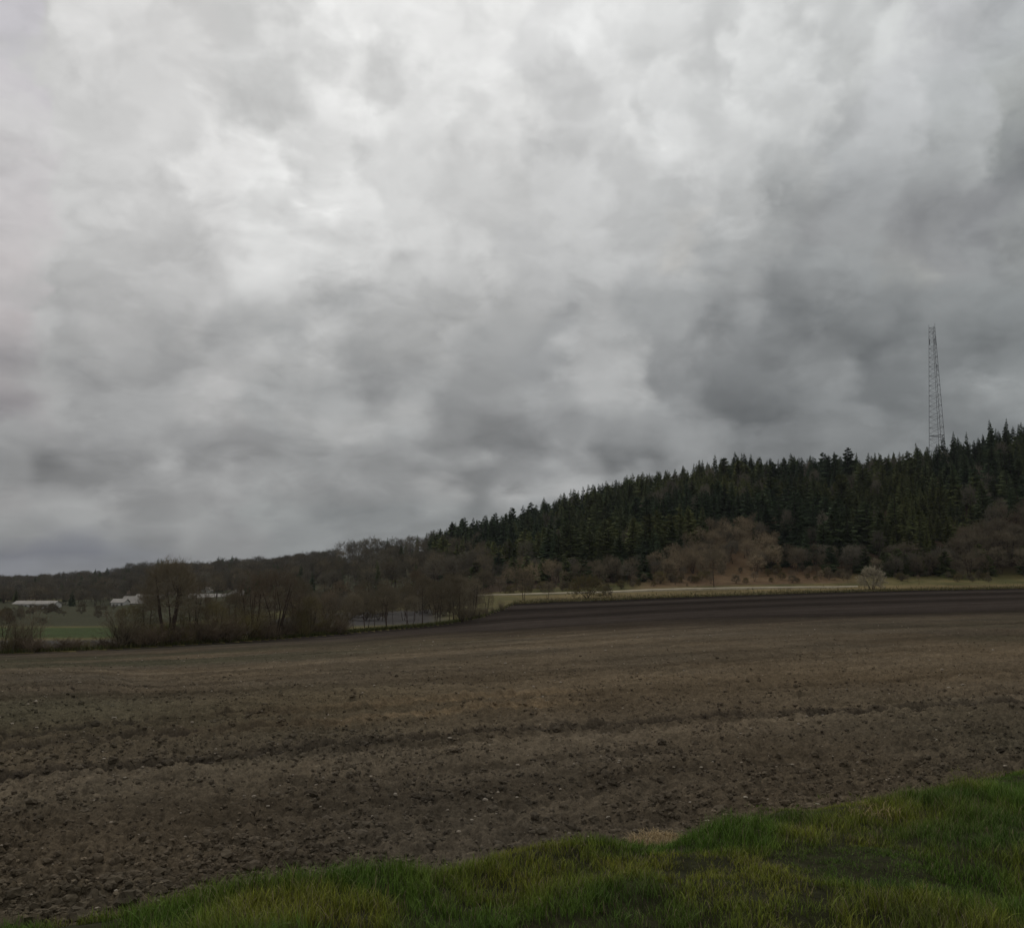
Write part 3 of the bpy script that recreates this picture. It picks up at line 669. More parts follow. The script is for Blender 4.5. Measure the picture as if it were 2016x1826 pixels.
def bare_tree(seed, stems=1, height=10.0, width=8.0, trunk_r=.16, clear=.22, levels=(9, 45, 240), twigs=1500, twig_r=.03, twig_l=.1, top_heavy=.0, flare=.25, shaggy=.12):
    """limbs reach out to fill a domed crown, each round of branches joining the nearest of the round before"""
    rng = np.random.default_rng(seed); T, K = Acc(), Acc()
    cz = height * (clear + 1) / 2; hz = height * (1 - clear) / 2; hw = width / 2
    lobes = rng.normal(size=(5, 3)); lobes /= np.linalg.norm(lobes, axis=1)[:, None]; lb = rng.uniform(.75, 1.12, 5)
    def fill(n, r0, r1):
        u = norm(rng.normal(size=(n, 3))); u[:, 2] = np.where(u[:, 2] < -.55, -u[:, 2], u[:, 2])
        g = 1 - shaggy + (np.maximum(u @ lobes.T, 0) ** 3 @ (lb - .85)) * .9 + rng.normal(0, shaggy * .4, n)
        r = rng.uniform(r0, r1, n) ** .7 * g
        p = u * r[:, None]; sh = 1 - .28 * np.clip(-p[:, 2], 0, 1) + top_heavy * np.clip(p[:, 2], 0, 1)
        return np.stack([p[:, 0] * hw * sh, p[:, 1] * hw * sh, cz + p[:, 2] * hz], 1)
    base = np.zeros((stems, 3)); tops_ = np.zeros((stems, 3)); a = rng.uniform(0, 6.28) + np.arange(stems) * 6.283 / stems + rng.normal(0, .3, stems)
    if stems > 1:
        base[:, 0] = np.cos(a) * .03 * height; base[:, 1] = np.sin(a) * .03 * height
        tops_[:, 0] = np.cos(a) * hw * flare * 1.3; tops_[:, 1] = np.sin(a) * hw * flare * 1.3
    else: tops_[:, :2] = rng.normal(0, .03 * height, (1, 2))
    tops_[:, 2] = height * rng.uniform(.55, .75, stems)
    mid = (base + tops_) / 2 + rng.normal(0, .02 * height, (stems, 3)); tr = np.full(stems, trunk_r) * rng.uniform(.7, 1.1, stems)
    vq = tubes(base, mid, tops_, tr, tr * .35, 6); T.add(vq[0], None, vq[1])
    t = rng.uniform(.3, 1, levels[0] * 3); i = rng.integers(0, stems, levels[0] * 3)
    nodes = np.where(t[:, None] < .5, base[i] + (mid[i] - base[i]) * t[:, None] * 2, mid[i] + (tops_[i] - mid[i]) * (t[:, None] * 2 - 1))
    prev = nodes; pr = tr[i] * (1 - .6 * t); cen_ = np.array([0, 0, height * clear * .6])
    for li, n in enumerate(levels):
        P = fill(n, *((.12, .5), (.25, .8), (.4, 1.0), (.55, 1.0))[li])
        # prefer a parent that lies inward and below
        d = np.linalg.norm(P[:, None] - prev[None], axis=2); inward = np.linalg.norm(prev - cen_, axis=1)[None] - np.linalg.norm(P - cen_, axis=1)[:, None]
        j = np.argmin(d + np.maximum(inward, 0) * 2.5 + np.maximum(prev[None, :, 2] - P[:, None, 2], 0) * .8, 1)
        A = prev[j]; r = np.maximum(pr[j] * (.62 if li == 0 else .58), twig_r * 1.1); L_ = np.linalg.norm(P - A, axis=1)
        B = (A + P) / 2 + rng.normal(0, .07, P.shape) * L_[:, None]; B[:, 2] -= .05 * L_
        if li == 0: vq = tubes(A, B, P, r, r * .55, 4); T.add(vq[0], None, vq[1])
        elif li == 1: vq = tubes(A, B, P, r, r * .5, 3); T.add(vq[0], None, vq[1])
        elif li == 2: vq = tubes(A, B, P, r, r * .5, 3); K.add(vq[0], None, vq[1])
        else: vt = spikes(A, P, r, rng); K.add(*vt)
        f = rng.uniform(.45, 1.0, n * 2); jj = np.arange(n * 2) % n; f[:n] = 1
        prev = A[jj] + (P[jj] - A[jj]) * f[:, None]; pr = r[jj] * .6
    j = rng.integers(0, len(prev), twigs); A = prev[j]
    out = norm(A - np.array([0, 0, height * .3])); d = norm(out * .8 + rng.normal(0, .55, (twigs, 3)) + np.array([0, 0, .35]))
    C = A + d * (height * twig_l * rng.uniform(.4, 1.3, twigs))[:, None]
    K.add(*spikes(A, C, np.full(twigs, twig_r), rng))
    return T, K
def shrub(seed, height=2.5, n=26, kids=(7, 6, 4), twig_r=.012, fan=.55):
    rng = np.random.default_rng(seed); K = Acc(); T = Acc()
    A = np.zeros((n, 3)); A[:, :2] = rng.normal(0, .22, (n, 2)) * height * .5
    a = rng.uniform(0, 6.283, n); le = fan * rng.uniform(.1, 1.3, n)
    d = norm(np.stack([np.cos(a) * le, np.sin(a) * le, np.ones(n)], 1)); Ln = height * rng.uniform(.45, .85, n); r = np.full(n, .012 * height)
    for lev in range(len(kids) + 1):
        C = A + d * Ln[:, None]; B = (A + C) / 2 + rng.normal(0, .06, A.shape) * Ln[:, None]
        if lev == 0: T.add(*[(lambda vq: (vq[0], None, vq[1]))(tubes(A, B, C, r, r * .4, 4))][0])
        else: K.add(*spikes(A, C, r, rng))
        if lev == len(kids): break
        k = kids[lev]; i = np.repeat(np.arange(len(A)), k); t = rng.uniform(.2, 1, len(i))
        u = norm(np.cross(d[i], norm(rng.normal(size=(len(i), 3))))); ang = rng.uniform(.3, .9, len(i))
        nd_ = d[i] * np.cos(ang)[:, None] + u * np.sin(ang)[:, None]; nd_[:, 2] += .15
        A, d, Ln, r = A[i] + (C[i] - A[i]) * t[:, None], norm(nd_), Ln[i] * rng.uniform(.35, .7, len(i)), np.maximum(r[i] * .45, twig_r)
    return T, K
def spruce(seed, height=18.0, width=5.6, tiers=26, per=9, ragged=.3, base=.06, pw=.70):
    rng = np.random.default_rng(seed); T, K = Acc(), Acc()
    z = np.zeros((1, 3)); top = np.array([[rng.normal(0, .12), rng.normal(0, .12), height]])
    vq = tubes(z, (z + top) / 2, top, np.array([.22]), np.array([.03]), 6); T.add(vq[0], None, vq[1])
    t = np.repeat(np.linspace(base, .985, tiers), per) + rng.normal(0, .012, tiers * per); t = np.clip(t, base, .99); n = len(t)
    a = rng.uniform(0, 6.283, n)
    lop = 1 + .25 * np.cos(a - rng.uniform(0, 6.28))
    L_ = width / 2 * ((1 - t) ** pw + .03) * (1 - ragged + 2 * ragged * rng.random(n)) * lop
    L_ *= np.where(t < .22, .75 + t, 1)
    dr = .42 - .55 * t + rng.normal(0, .08, n)                      # lower branches droop, upper ones lift
    dirs = np.stack([np.cos(a), np.sin(a), -dr], 1); side = np.stack([-np.sin(a), np.cos(a), np.zeros(n)], 1)
    P0 = np.stack([top[0, 0] * t, top[0, 1] * t, height * t], 1)
    b = 0; V = []
    w = L_ * .34 + .12
    tip = P0 + dirs * L_[:, None]
    mid1 = P0 + dirs * (L_ * .55)[:, None] + side * w[:, None] + np.array([0, 0, -.12]) * L_[:, None]
    mid2 = P0 + dirs * (L_ * .55)[:, None] - side * w[:, None] + np.array([0, 0, -.12]) * L_[:, None]
    in1 = P0 + dirs * (L_ * .30)[:, None] + side * (w * .3)[:, None]; in2 = P0 + dirs * (L_ * .30)[:, None] - side * (w * .3)[:, None]
    dn = P0 + dirs * (L_ * .7)[:, None] + np.array([0, 0, -.30]) * L_[:, None]
    V = np.stack([P0, in1, mid1, tip, mid2, in2, dn], 1).reshape(-1, 3); bb = (np.arange(n) * 7)[:, None]
    f = np.concatenate([bb + [0, 2, 1], bb + [1, 2, 3], bb + [0, 1, 3], bb + [0, 3, 5], bb + [5, 3, 4], bb + [0, 5, 4], bb + [1, 3, 6], bb + [0, 6, 3]])
    K.add(V, f)
    # leader and small top shoots
    return T, K

class Kind:
    """a few grown examples of one kind of tree"""
    def __init__(s, name, protos, twig, bark, unit, crown='crown'):
        s.name = name; s.unit = unit; s.raw = protos
        s.tm = [T.mesh(name + '_trunk', bark) for T, K in protos]; s.km = [K.mesh(name + '_' + crown, twig) for T, K in protos]; s.crown = crown
    def place(s, x, y, h, rot, i, label, cat, group=None, wide=1.0, parts=True, z=None, name=None):
        i = i % len(s.tm); k = h / s.unit
        root = bpy.data.objects.new(name or s.name, None); scn.collection.objects.link(root)
        root.location = (x, y, (float(H(x, y)) if z is None else z) - .05); root.rotation_euler = (0, 0, rot); root.scale = (k * wide, k * wide, k)
        tag(root, label, cat, group)
        link('trunk', s.tm[i], root); link(s.crown, s.km[i], root)
        return root
def merged(name, items, kinds, mats, label, cat):
    """many far trees as one mass"""
    A = Acc(); mi = []
    nt_ = 0
    parts = []
    for kd, x, y, h, rot, i, wide in items:
        kind = kinds[kd]
        for which, (T) in enumerate(kind.raw[i % len(kind.raw)]):
            v, t, q = T.arrays(); k = h / kind.unit; c, s_ = math.cos(rot), math.sin(rot)
            vv = np.stack([(v[:, 0] * c - v[:, 1] * s_) * k * wide + x, (v[:, 0] * s_ + v[:, 1] * c) * k * wide + y, v[:, 2] * k + float(H(x, y)) - .05], 1)
            parts.append((vv, t, q, mats[kd][which]))
    names = sorted({p[3] for p in parts}); V = []; TT = []; QQ_ = []; tm = []; qm = []; n = 0
    for vv, t, q, m in parts:
        V.append(vv)
        if t is not None: TT.append(t + n); tm.append(np.full(len(t), names.index(m)))
        if q is not None: QQ_.append(q + n); qm.append(np.full(len(q), names.index(m)))
        n += len(vv)
    me = mesh_data(name, np.concatenate(V), np.concatenate(TT) if TT else None, np.concatenate(QQ_) if QQ_ else None)
    for m in names: me.materials.append(M[m])
    me.polygons.foreach_set('material_index', np.concatenate((tm and [np.concatenate(tm)] or []) + (qm and [np.concatenate(qm)] or [])).astype(np.int32))
    return tag(link(name, me), label, cat, kind='stuff')

K_ = {}
K_['spruce'] = Kind('spruce_tree', [spruce(100 + i, 18, w, t, 9, rg) for i, (w, t, rg) in enumerate(((6.6, 26, .3), (7.6, 24, .35), (5.8, 28, .28), (7.2, 22, .45), (8.6, 24, .4)))], M['spruce'], M['spruce_bark'], 18)
for w, t, rg, pw in ((8.6, 22, .42, .46), (7.6, 20, .5, .40), (9.6, 22, .45, .5)):
    pr_ = spruce(int(110 + w * 10), 18, w, t, 10, rg, .04, pw); K_['spruce'].raw.append(pr_); K_['spruce'].tm.append(pr_[0].mesh('spruce_trunk', M['spruce_bark'])); K_['spruce'].km.append(pr_[1].mesh('spruce_crown', M['spruce']))
K_['bare'] = Kind('bare_tree', [bare_tree(200 + i, st, 12, w, .2, .10, twig_l=.10) for i, (st, w) in enumerate(((1, 9), (2, 10.5), (1, 8), (1, 11), (3, 10)))], M['twig_grey'], M['bark'], 12)
K_['bare_brown'] = Kind('bare_tree', [bare_tree(230 + i, st, 10, w, .15, .05, twig_l=.11, twig_r=.026) for i, (st, w) in enumerate(((2, 8), (4, 9.5), (1, 7.5), (3, 10)))], M['twig_brown'], M['bark'], 10)
K_['bare_red'] = Kind('bare_tree', [bare_tree(250 + i, st, 10, w, .15, .06, twig_l=.11, twig_r=.026) for i, (st, w) in enumerate(((3, 9), (1, 7.5), (4, 9.5)))], M['twig_red'], M['bark'], 10)
M['twig_tan'] = material('tan_twigs', (.275, .218, .138), 1.0, noise=[(.4, .25)], objrand=.2, spec=.05)
K_['bare_tan'] = Kind('bare_tree', [bare_tree(265 + i, st, 10, w, .12, .03, twigs=1300, twig_l=.12, twig_r=.022) for i, (st, w) in enumerate(((3, 9), (2, 7.5), (5, 9.5)))], M['twig_tan'], M['bark'], 10)
K_['far_shrub'] = Kind('bare_shrub', [bare_tree(270 + i, 6, 4, 4.4, .05, -.22, (8, 40, 200), 1700, .024, .13, flare=.5, shaggy=.2) for i in range(3)], M['twig_brown'], M['bark'], 4)
K_['far_olive'] = Kind('budding_shrub', [bare_tree(280 + i, 7, 4, 4.8, .05, -.22, (8, 40, 200), 1900, .025, .13, flare=.5, shaggy=.2) for i in range(3)], M['twig_olive'], M['bark'], 4)
LV = (10, 60, 320, 1100)
K_['hedge_tree'] = Kind('hedge_tree', [bare_tree(300 + i, st, 8, w, .13, .10, LV, 4000, .0070, .075, flare=.3) for i, (st, w) in enumerate(((5, 6.6), (4, 5.8), (3, 5.2), (2, 5.6)))], M['twig_brown'], M['bark'], 8)
K_['hedge_red'] = Kind('hedge_tree', [bare_tree(320 + i, st, 8, w, .11, .03, LV, 4000, .0070, .075, flare=.35) for i, (st, w) in enumerate(((5, 6.8), (6, 6.0)))], M['twig_red'], M['bark'], 8)
K_['hedge_olive'] = Kind('hedge_tree', [bare_tree(330 + i, st, 8, w, .09, -.1, LV, 4000, .0070, .08, flare=.4) for i, (st, w) in enumerate(((6, 7.0), (6, 6.4)))], M['twig_olive'], M['bark'], 8)
K_['tall_hedge'] = Kind('hedge_tree', [bare_tree(391, 6, 8, 5.9, .13, .12, (12, 70, 420, 1700), 7000, .0088, .08, flare=.32, shaggy=.2)], M['twig_brown'], M['bark'], 8)
K_['slim'] = Kind('slim_tree', [bare_tree(340 + i, st, 8, w, .085, .30, (8, 36, 200, 800), 2800, .0075, .09, flare=.35) for i, (st, w) in enumerate(((1, 3.8), (2, 4.2), (1, 3.4), (2, 4.6), (1, 4.0)))], M['twig_brown'], M['bark'], 8)
K_['birch'] = Kind('birch_tree', [bare_tree(360, 1, 9, 3.6, .09, .30, (9, 40, 220, 900), 3000, .007, .09)], M['twig_red'], M['birch'], 9)
K_['bramble'] = Kind('bramble_bush', [shrub(370 + i, 1.6, 30, (6, 5, 3), .0075, .95) for i in range(3)], M['twig_red'], M['bark'], 1.6, 'twigs')
K_['hedge_shrub'] = Kind('hedge_shrub', [shrub(380 + i, 3, 17, (7, 6, 3), .0075, .55) for i in range(3)], M['twig_olive'], M['bark'], 3.1, 'twigs')
K_['hedge_shrub_b'] = Kind('hedge_shrub', [shrub(390 + i, 3, 17, (7, 6, 3), .0075, .55) for i in range(3)], M['twig_brown'], M['bark'], 3.1, 'twigs')
K_['big_olive'] = Kind('budding_shrub', [bare_tree(288, 8, 4, 6.4, .05, -.25, (10, 60, 360), 5200, .016, .12, flare=.5, shaggy=.16)], M['twig_olive'], M['bark'], 4)
K_['blossom'] = Kind('blossoming_shrub', [bare_tree(402, 7, 5, 5.4, .06, -.22, (10, 60, 360), 5200, .020, .10, flare=.5, shaggy=.18)], M['blossom'], M['bark'], 5, 'blossom')

# ---------------------------------------------------------------- hedgerow beyond the field
def hh_(px, base_off, top, kind, label, i=0, wide=1.0, cat='tree', group=None, dd=1.5):
    s = s_of(px); D = float(edge_D(s)) + dd; x = s * D; zg = float(H(x, D))
    ztop = at(px, top, D)[2]
    return K_[kind].place(x, D, max(ztop - zg, .8), R.uniform(0, 6.28), i, label, cat, group, wide)
HR = 'trees and bushes of the hedgerow beyond the field'
hedge = [
 (335, 1084, 'tall_hedge', 'tallest many-stemmed tree of the hedgerow, its bare top standing above the hill line', 0, 1.0, 'tree', 1.5),
 (10, 1192, 'hedge_red', 'reddish bare bush at the far left end of the hedgerow', 0, .8, 'tree', 3),
 (-35, 1165, 'hedge_tree', 'brown bare tree cut by the left edge of the photo', 1, .9, 'tree', 5),
 (60, 1205, 'hedge_shrub_b', 'small brown bush right of the reddish bush at the far left end of the hedgerow', 0, 1, 'bush', 2),
 (255, 1185, 'hedge_olive', 'olive budding bush just left of the tallest hedgerow tree', 0, .9, 'tree', 3),
 (292, 1150, 'hedge_tree', 'smaller bare tree leaning against the left side of the tallest hedgerow tree', 1, .7, 'tree', 4),
 (385, 1125, 'hedge_tree', 'slender bare tree close on the right of the tallest hedgerow tree', 2, .8, 'tree', 3),
 (425, 1172, 'hedge_olive', 'olive budding tree between the tallest hedgerow tree and the reddish domed one', 1, .95, 'tree', 2),
 (465, 1152, 'hedge_tree', 'brown bare tree left beside the reddish domed tree of the hedgerow', 1, .85, 'tree', 4),
 (500, 1122, 'hedge_red', 'reddish bare tree forming the left half of the dome in the hedgerow', 1, .95, 'tree', 3),
 (545, 1108, 'hedge_red', 'reddish dome-shaped bare tree, tallest of the middle hedgerow', 0, 1.0, 'tree', 2),
 (585, 1128, 'hedge_tree', 'brown bare tree on the right shoulder of the reddish domed tree', 3, 1.0, 'tree', 4),
 (612, 1168, 'hedge_olive', 'olive budding bush right of the reddish domed tree, at the start of the slim trunks', 0, .9, 'tree', 2),
 (648, 1160, 'hedge_red', 'reddish brown bush beside the gap where the grassy edge begins', 1, .8, 'tree', 4),
 (930, 1130, 'hedge_tree', 'dense bare tree near the right end of the hedgerow', 0, .85, 'tree', 2),
 (958, 1150, 'hedge_red', 'reddish bare tree last but one at the right end of the hedgerow', 0, .7, 'tree', 2),
 (985, 1183, 'hedge_shrub_b', 'low brown bush ending the hedgerow on the right', 1, .9, 'bush', 1),
]
for px, top, kd, lab, i, wd, cat, dd in hedge:
    hh_(px, 0, top, kd, lab, i, wd, cat, HR, dd)
for j, (px, top) in enumerate([(698, 1165), (722, 1160), (738, 1172), (762, 1150), (776, 1168), (800, 1145), (808, 1170), (832, 1128), (858, 1150), (866, 1138), (884, 1125), (893, 1142), (905, 1130), (915, 1150)]):
    hh_(px, 0, top, 'slim', 'slim bare-trunked tree in the right half of the hedgerow above the grassy field edge', j, 1.0 + .25 * (j % 3 == 0), 'tree', 'slim trees in the right half of the hedgerow', 1.5 + 2 * (j % 3))
hh_(820, 0, 1118, 'birch', 'tall pale-trunked birch among the slim hedgerow trees', 0, .9, 'tree', HR, 9)
for j, px in enumerate([22, 48, 78, 104, 130, 152, 178, 205, 228, 268, 303, 350, 372, 398, 442, 470, 520, 560, 600, 630, 660]):
    left = px < 235
    hh_(px, 0, (1257 if left else 1232) + R.uniform(-7, 7) - (px > 430) * 8, 'bramble' if j % 3 else 'hedge_shrub',
        'low reddish brambles and twigs along the left end of the field edge' if left else 'low twiggy bush under the tall trees of the left hedgerow',
        j, 1.5 if j % 3 else 1.1, 'bush', 'low bushes on the left field edge' if left else 'low bushes under the left hedgerow trees', .8 + (j % 2))
for j, px in enumerate(np.arange(240, 690, 27)):
    hh_(px + R.uniform(-5, 5), 0, 1212 + R.uniform(-14, 14) - (px > 430) * 10, ('hedge_shrub_b', 'hedge_shrub')[j % 2],
        'waist to head high leafless bush crowding between the tall trunks of the left hedgerow', j, 1.15, 'bush', 'undergrowth bushes between the tall hedgerow trees', 1.5 + (j % 3) * 1.3)
for j, px in enumerate([905, 922, 940, 955, 970]):
    hh_(px, 0, 1185 + 2 * j, 'hedge_shrub_b', 'dense low brown bush under the right end of the hedgerow', j, 1.1, 'bush', 'low bushes under the right end of the hedgerow', .8)

# grass fringe along the far field edge
n = 26000
pxs = R.uniform(-150, 985, n); s = s_of(pxs); D = edge_D(s) + R.exponential(1.6, n) + .1; x = s * D
k = ((pxs > 560) | (R.random(n) < .35)); x, D, pxs = x[k], D[k], pxs[k]
col = np.where(R.random((len(x), 1)) < .5, np.array([[.105, .10, .035]]), np.array([[.06, .072, .02]])) * R.uniform(.7, 1.3, (len(x), 1))
v, t, q, c = blades(x, D, R.uniform(.2, .5, len(x)), R.uniform(.03, .07, len(x)), R.uniform(.1, .7, len(x)), R.uniform(0, 6.28, len(x)), col, z=H(x, D) + .12)
n = 22000
p2 = R.uniform(985, 2150, n); s2 = s_of(p2); D2 = edge_D(s2) + R.exponential(3.5, n) - .6 + 1.2 * (fbm(p2 / 30, p2 * 0, 44, 3) - .5); x2_ = s2 * D2
c2_ = np.where(R.random((n, 1)) < .6, np.array([[.135, .105, .045]]), np.array([[.07, .078, .024]])) * R.uniform(.6, 1.3, (n, 1))
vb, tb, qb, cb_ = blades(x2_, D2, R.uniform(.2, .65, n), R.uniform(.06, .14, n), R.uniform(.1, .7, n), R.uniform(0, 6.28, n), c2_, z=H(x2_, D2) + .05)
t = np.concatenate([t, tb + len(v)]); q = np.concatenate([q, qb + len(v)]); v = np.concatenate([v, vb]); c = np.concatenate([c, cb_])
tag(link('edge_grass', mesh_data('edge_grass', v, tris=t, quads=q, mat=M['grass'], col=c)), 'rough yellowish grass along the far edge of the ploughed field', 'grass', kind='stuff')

# ---------------------------------------------------------------- woods on the hill: plan every tree, keep the best seen as things
plan = []     # kind, x, y, h, rot, variant, wide, zone
con_foot = lambda px: np.interp(px, [700, 860, 1000, 1100, 1200, 1340, 1380, 1400, 1470, 1500, 1540, 1650, 1850, 1900, 1960, 2015, 2200], [560, 425, 352, 322, 306, 302, 338, 356, 352, 322, 300, 294, 296, 302, 314, 332, 346])
ridge = lambda px: np.interp(px, [-400, 0, 200, 290, 400, 560, 650, 850, 1000, 1200, 1300, 1400, 1600, 1800, 2015, 2600], [1650, 1620, 1100, 1000, 950, 870, 800, 700, 640, 600, 590, 570, 540, 505, 482, 470])
tops = lambda px: np.interp(px, [-400,0,170,200,250,290,400,420,500,560,640,700,830,850,900,1000,1040,1100,1200,1300,1400,1465,1540,1600,1640,1740,1800,1880,1960,2015,2600],
                                [1133,1133,1131,1120,1107,1103,1106,1100,1092,1094,1080,1060,1050,1045,1032,1012,998,986,957,927,908,897,900,900,902,900,884,858,834,828,780])
g = 6.8
gx, gy = np.meshgrid(np.arange(-130, 430, g), np.arange(300, 760, g * .95))
gx = (gx + R.uniform(-.42, .42, gx.shape) * g).ravel(); gy = (gy + R.uniform(-.42, .42, gy.shape) * g).ravel()
gp = px_of(gx / gy)
k = (gp > 845) & (gp < 2130) & (gy > con_foot(gp)) & (gy < ridge(gp) + 6) & (R.random(len(gp)) < .93)
k &= ~((gp < 905) & (R.random(len(gp)) < .35))
for x, y, p in zip(gx[k], gy[k], gp[k]):
    u = (y - con_foot(p)) / (ridge(p) - con_foot(p))
    if (u < .93 and R.random() < .04 + .08 * (fbm(x / 40, y / 40, 9, 2) > .58)) and p > 900:
        plan.append(['bare', x, y, R.uniform(9, 13), R.uniform(0, 6.28), int(R.integers(5)), .7, 'slope'])
    else:
        h = (R.uniform(7.5, 12) if fbm(x / 30, y / 30, 12, 2) > .5 else R.uniform(11, 17.5)) if u < .9 else R.uniform(11, 15)
        plan.append(['spruce', x, y, h, R.uniform(0, 6.28), int(R.integers(8)) if u < .8 else int(R.integers(5)), R.uniform(.8, 1.35), 'ridge' if u > .88 else 'slope'])
# skyline spruces fitted to the outline against the sky
px = 858.0
while px < 2090:
    D = float(ridge(px)) + R.uniform(-8, 6); s = s_of(px); x = s * D
    jag = (R.uniform(-10, 4) if R.random() < .35 else R.uniform(4, 30)) * (1 if px > 1080 else .55)
    zt = at(px, float(tops(px)) + jag, D)[2]; h = zt - float(H(x, D))
    plan.append(['spruce', x, D, float(np.clip(h, 7, 24)), R.uniform(0, 6.28), int(R.integers(5)), R.uniform(.62, .95) * (1.0 if h > 14 else 1.2), 'skyline'])
    px += R.choice([R.uniform(5, 10), R.uniform(12, 26)])
for px, top in ((1652, 890), (1604, 894), (1452, 896), (1467, 890), (1245, 934), (1388, 903), (1640, 893), (1966, 824), (2000, 822), (1742, 889), (1771, 888), (1040, 993), (1380, 905), (1498, 900)):
    D = float(ridge(px)) - R.uniform(0, 10); s = s_of(px); h = at(px, top, D)[2] - float(H(s * D, D))
    plan.append(['spruce', s * D, D, float(np.clip(h, 8, 26)), 1.0 * px, int(px) % 5, .75, 'skyline'])
n_spr = sum(p[0] == 'spruce' for p in plan)

def add(kind, x, y, h, wide, zone): plan.append([kind, float(x), float(y), float(h), R.uniform(0, 6.28), int(R.integers(5)), wide, zone])
# bare trees at the foot of the hill
for _ in range(85):
    p = R.uniform(1330, 1530); D = R.uniform(292, 354)
    if 1440 < p < 1475 and D < 300: continue
    add('bare_tan' if R.random() < .7 else 'bare', s_of(p) * D, D, R.uniform(4.5, 8), R.uniform(.9, 1.2), 'foot')
for _ in range(330):
    p = R.uniform(860, 2120); D = R.uniform(0, 1) ** 1.1 * (con_foot(p) + 3 - 282) + 282
    if 1425 < p < 1480 and D < 304: continue
    if 1330 < p < 1720 and D < 288: continue
    if p > 1880: kd = 'bare_red' if R.random() < .35 else 'bare_brown'
    else: kd = 'bare_brown' if R.random() < .6 else 'bare'
    if (1290 < p < 1530 or 1000 < p < 1120) and R.random() < .75: kd = 'bare_tan'
    if R.random() < .2 and not 1300 < p < 1520:
        plan.append(['spruce', s_of(p) * D, D, R.uniform(5, 9), p, 5 + int(p) % 3, 1.4, 'slope']); continue
    if R.random() < .25: continue
    add(kd, s_of(p) * D, D, R.uniform(4.2, 7.8) * (1.15 if p > 1850 else 1), R.uniform(.9, 1.25), 'foot')
for _ in range(45):
    p = R.uniform(1890, 2120); D = R.uniform(295, con_foot(p) + 6); add('bare_red' if R.random() < .2 else 'bare_brown', s_of(p) * D, D, R.uniform(8, 12), 1.0, 'foot')
# left end of the ridge: tall rounded bare trees
px = 636.0
while px < 860:
    D = float(ridge(px)) + R.uniform(-15, 8); zt = at(px, float(tops(px)) + R.uniform(-4, 8), D)[2]
    x = s_of(px) * D; add('bare', x, D, np.clip(zt - float(H(x, D)), 8, 22), R.uniform(.85, 1.15), 'shoulder'); px += R.uniform(9, 17)
for px, top in ((762, 1056), (820, 1050), (838, 1047), (852, 1044)):
    D = float(ridge(px)) - 12; x = s_of(px) * D; plan.append(['spruce', x, D, float(at(px, top, D)[2] - H(x, D)), px, px % 5, .8, 'shoulder'])
for _ in range(330):
    p = R.uniform(420, 960); lo, hi = 318 + (930 - p) * .25, min(float(ridge(p)), float(con_foot(p)) + 160)
    D = R.uniform(lo, hi); kd = R.choice(['bare', 'bare_brown', 'bare', 'spruce'], p=[.4, .35, .1, .15])
    add(str(kd), s_of(p) * D, D, R.uniform(8, 13), 1.0 if kd != 'spruce' else .9, 'shoulder')
# the lower wooded ridge behind the farm, on the left
px = 172.0
while px < 640:
    D = float(ridge(px)) + R.uniform(-25, 10); zt = at(px, float(tops(px)) + R.uniform(-2, 9), D)[2]
    x = s_of(px) * D; add('bare', x, D, np.clip(zt - float(H(x, D)), 7, 24), R.uniform(1.0, 1.4), 'left_ridge'); D += 22; x = s_of(px + 6) * D; add('bare', x, D, 9.5, 1.5, 'left_ridge'); px += R.uniform(7, 14)
for px, top in ((428, 1094), (436, 1096), (455, 1092), (463, 1094)):
    D = 900.; x = s_of(px) * D; plan.append(['spruce', x, D, float(at(px, top, D)[2] - H(x, D)), px, px % 5, 1.25, 'pair'])
for _ in range(520):
    p = R.uniform(-60, 640); lo, hi = 540 + max(0, 300 - p) * .5, float(ridge(p))
    if hi > 1250: hi = 1250
    D = R.uniform(lo, hi); kd = 'spruce' if (R.random() < (.3 if p < 250 else .12)) else ('bare' if R.random() < .75 else 'bare_brown')
    add(kd, s_of(p) * D, D, R.uniform(9, 14), 1.25, 'left_ridge')
for _ in range(190):
    p = R.uniform(990, 1960); D = R.uniform(268, 292)
    if abs(p - 1716) < 45: continue
    add(R.choice(['far_shrub', 'bare_tan', 'far_olive', 'bare_brown']), s_of(p) * D, D, R.uniform(1.2, 3.0), R.uniform(.8, 1.2), 'foot')
for p in (30, 44, 62, 79, 96, 226, 262, 300, 372, 412, 440):
    add('bare_brown', s_of(p) * 430, 430, R.uniform(1.8, 3.6), R.uniform(.8, 1.2), 'valley')
# bushes around the farm and in the valley
for _ in range(24):
    p = R.uniform(-30, 130); D = R.uniform(280, 440); add(R.choice(['far_shrub', 'bare_brown']), s_of(p) * D, D, R.uniform(1.5, 3.2), 1.3, 'valley')
for _ in range(60):
    p = R.uniform(-40, 880); D = R.uniform(268, 420)
    add(R.choice(['far_shrub', 'far_shrub', 'far_olive', 'bare_brown']), s_of(p) * D, D, R.uniform(2.2, 4.2), R.uniform(.9, 1.4), 'valley')
for _ in range(130):
    p = R.uniform(-60, 330); D = R.uniform(500, 640)
    if 200 < p < 300 and D < 520: continue
    add(R.choice(['bare', 'bare_brown', 'spruce'], p=[.5, .4, .1]), s_of(p) * D, D, R.uniform(6, 10), 1.2, 'left_ridge')
for _ in range(120):
    p = R.uniform(560, 935); D = R.uniform(152, 240); add(R.choice(['bare_brown', 'far_shrub', 'bare']), s_of(p) * D, D, R.uniform(3, 5), 1.0, 'valley')
for _ in range(34):
    p = R.uniform(380, 900); D = R.uniform(215, 300)
    add(R.choice(['bare_brown', 'bare_red', 'bare']), s_of(p) * D, D, R.uniform(4, 7.5), R.uniform(.8, 1.1), 'valley')

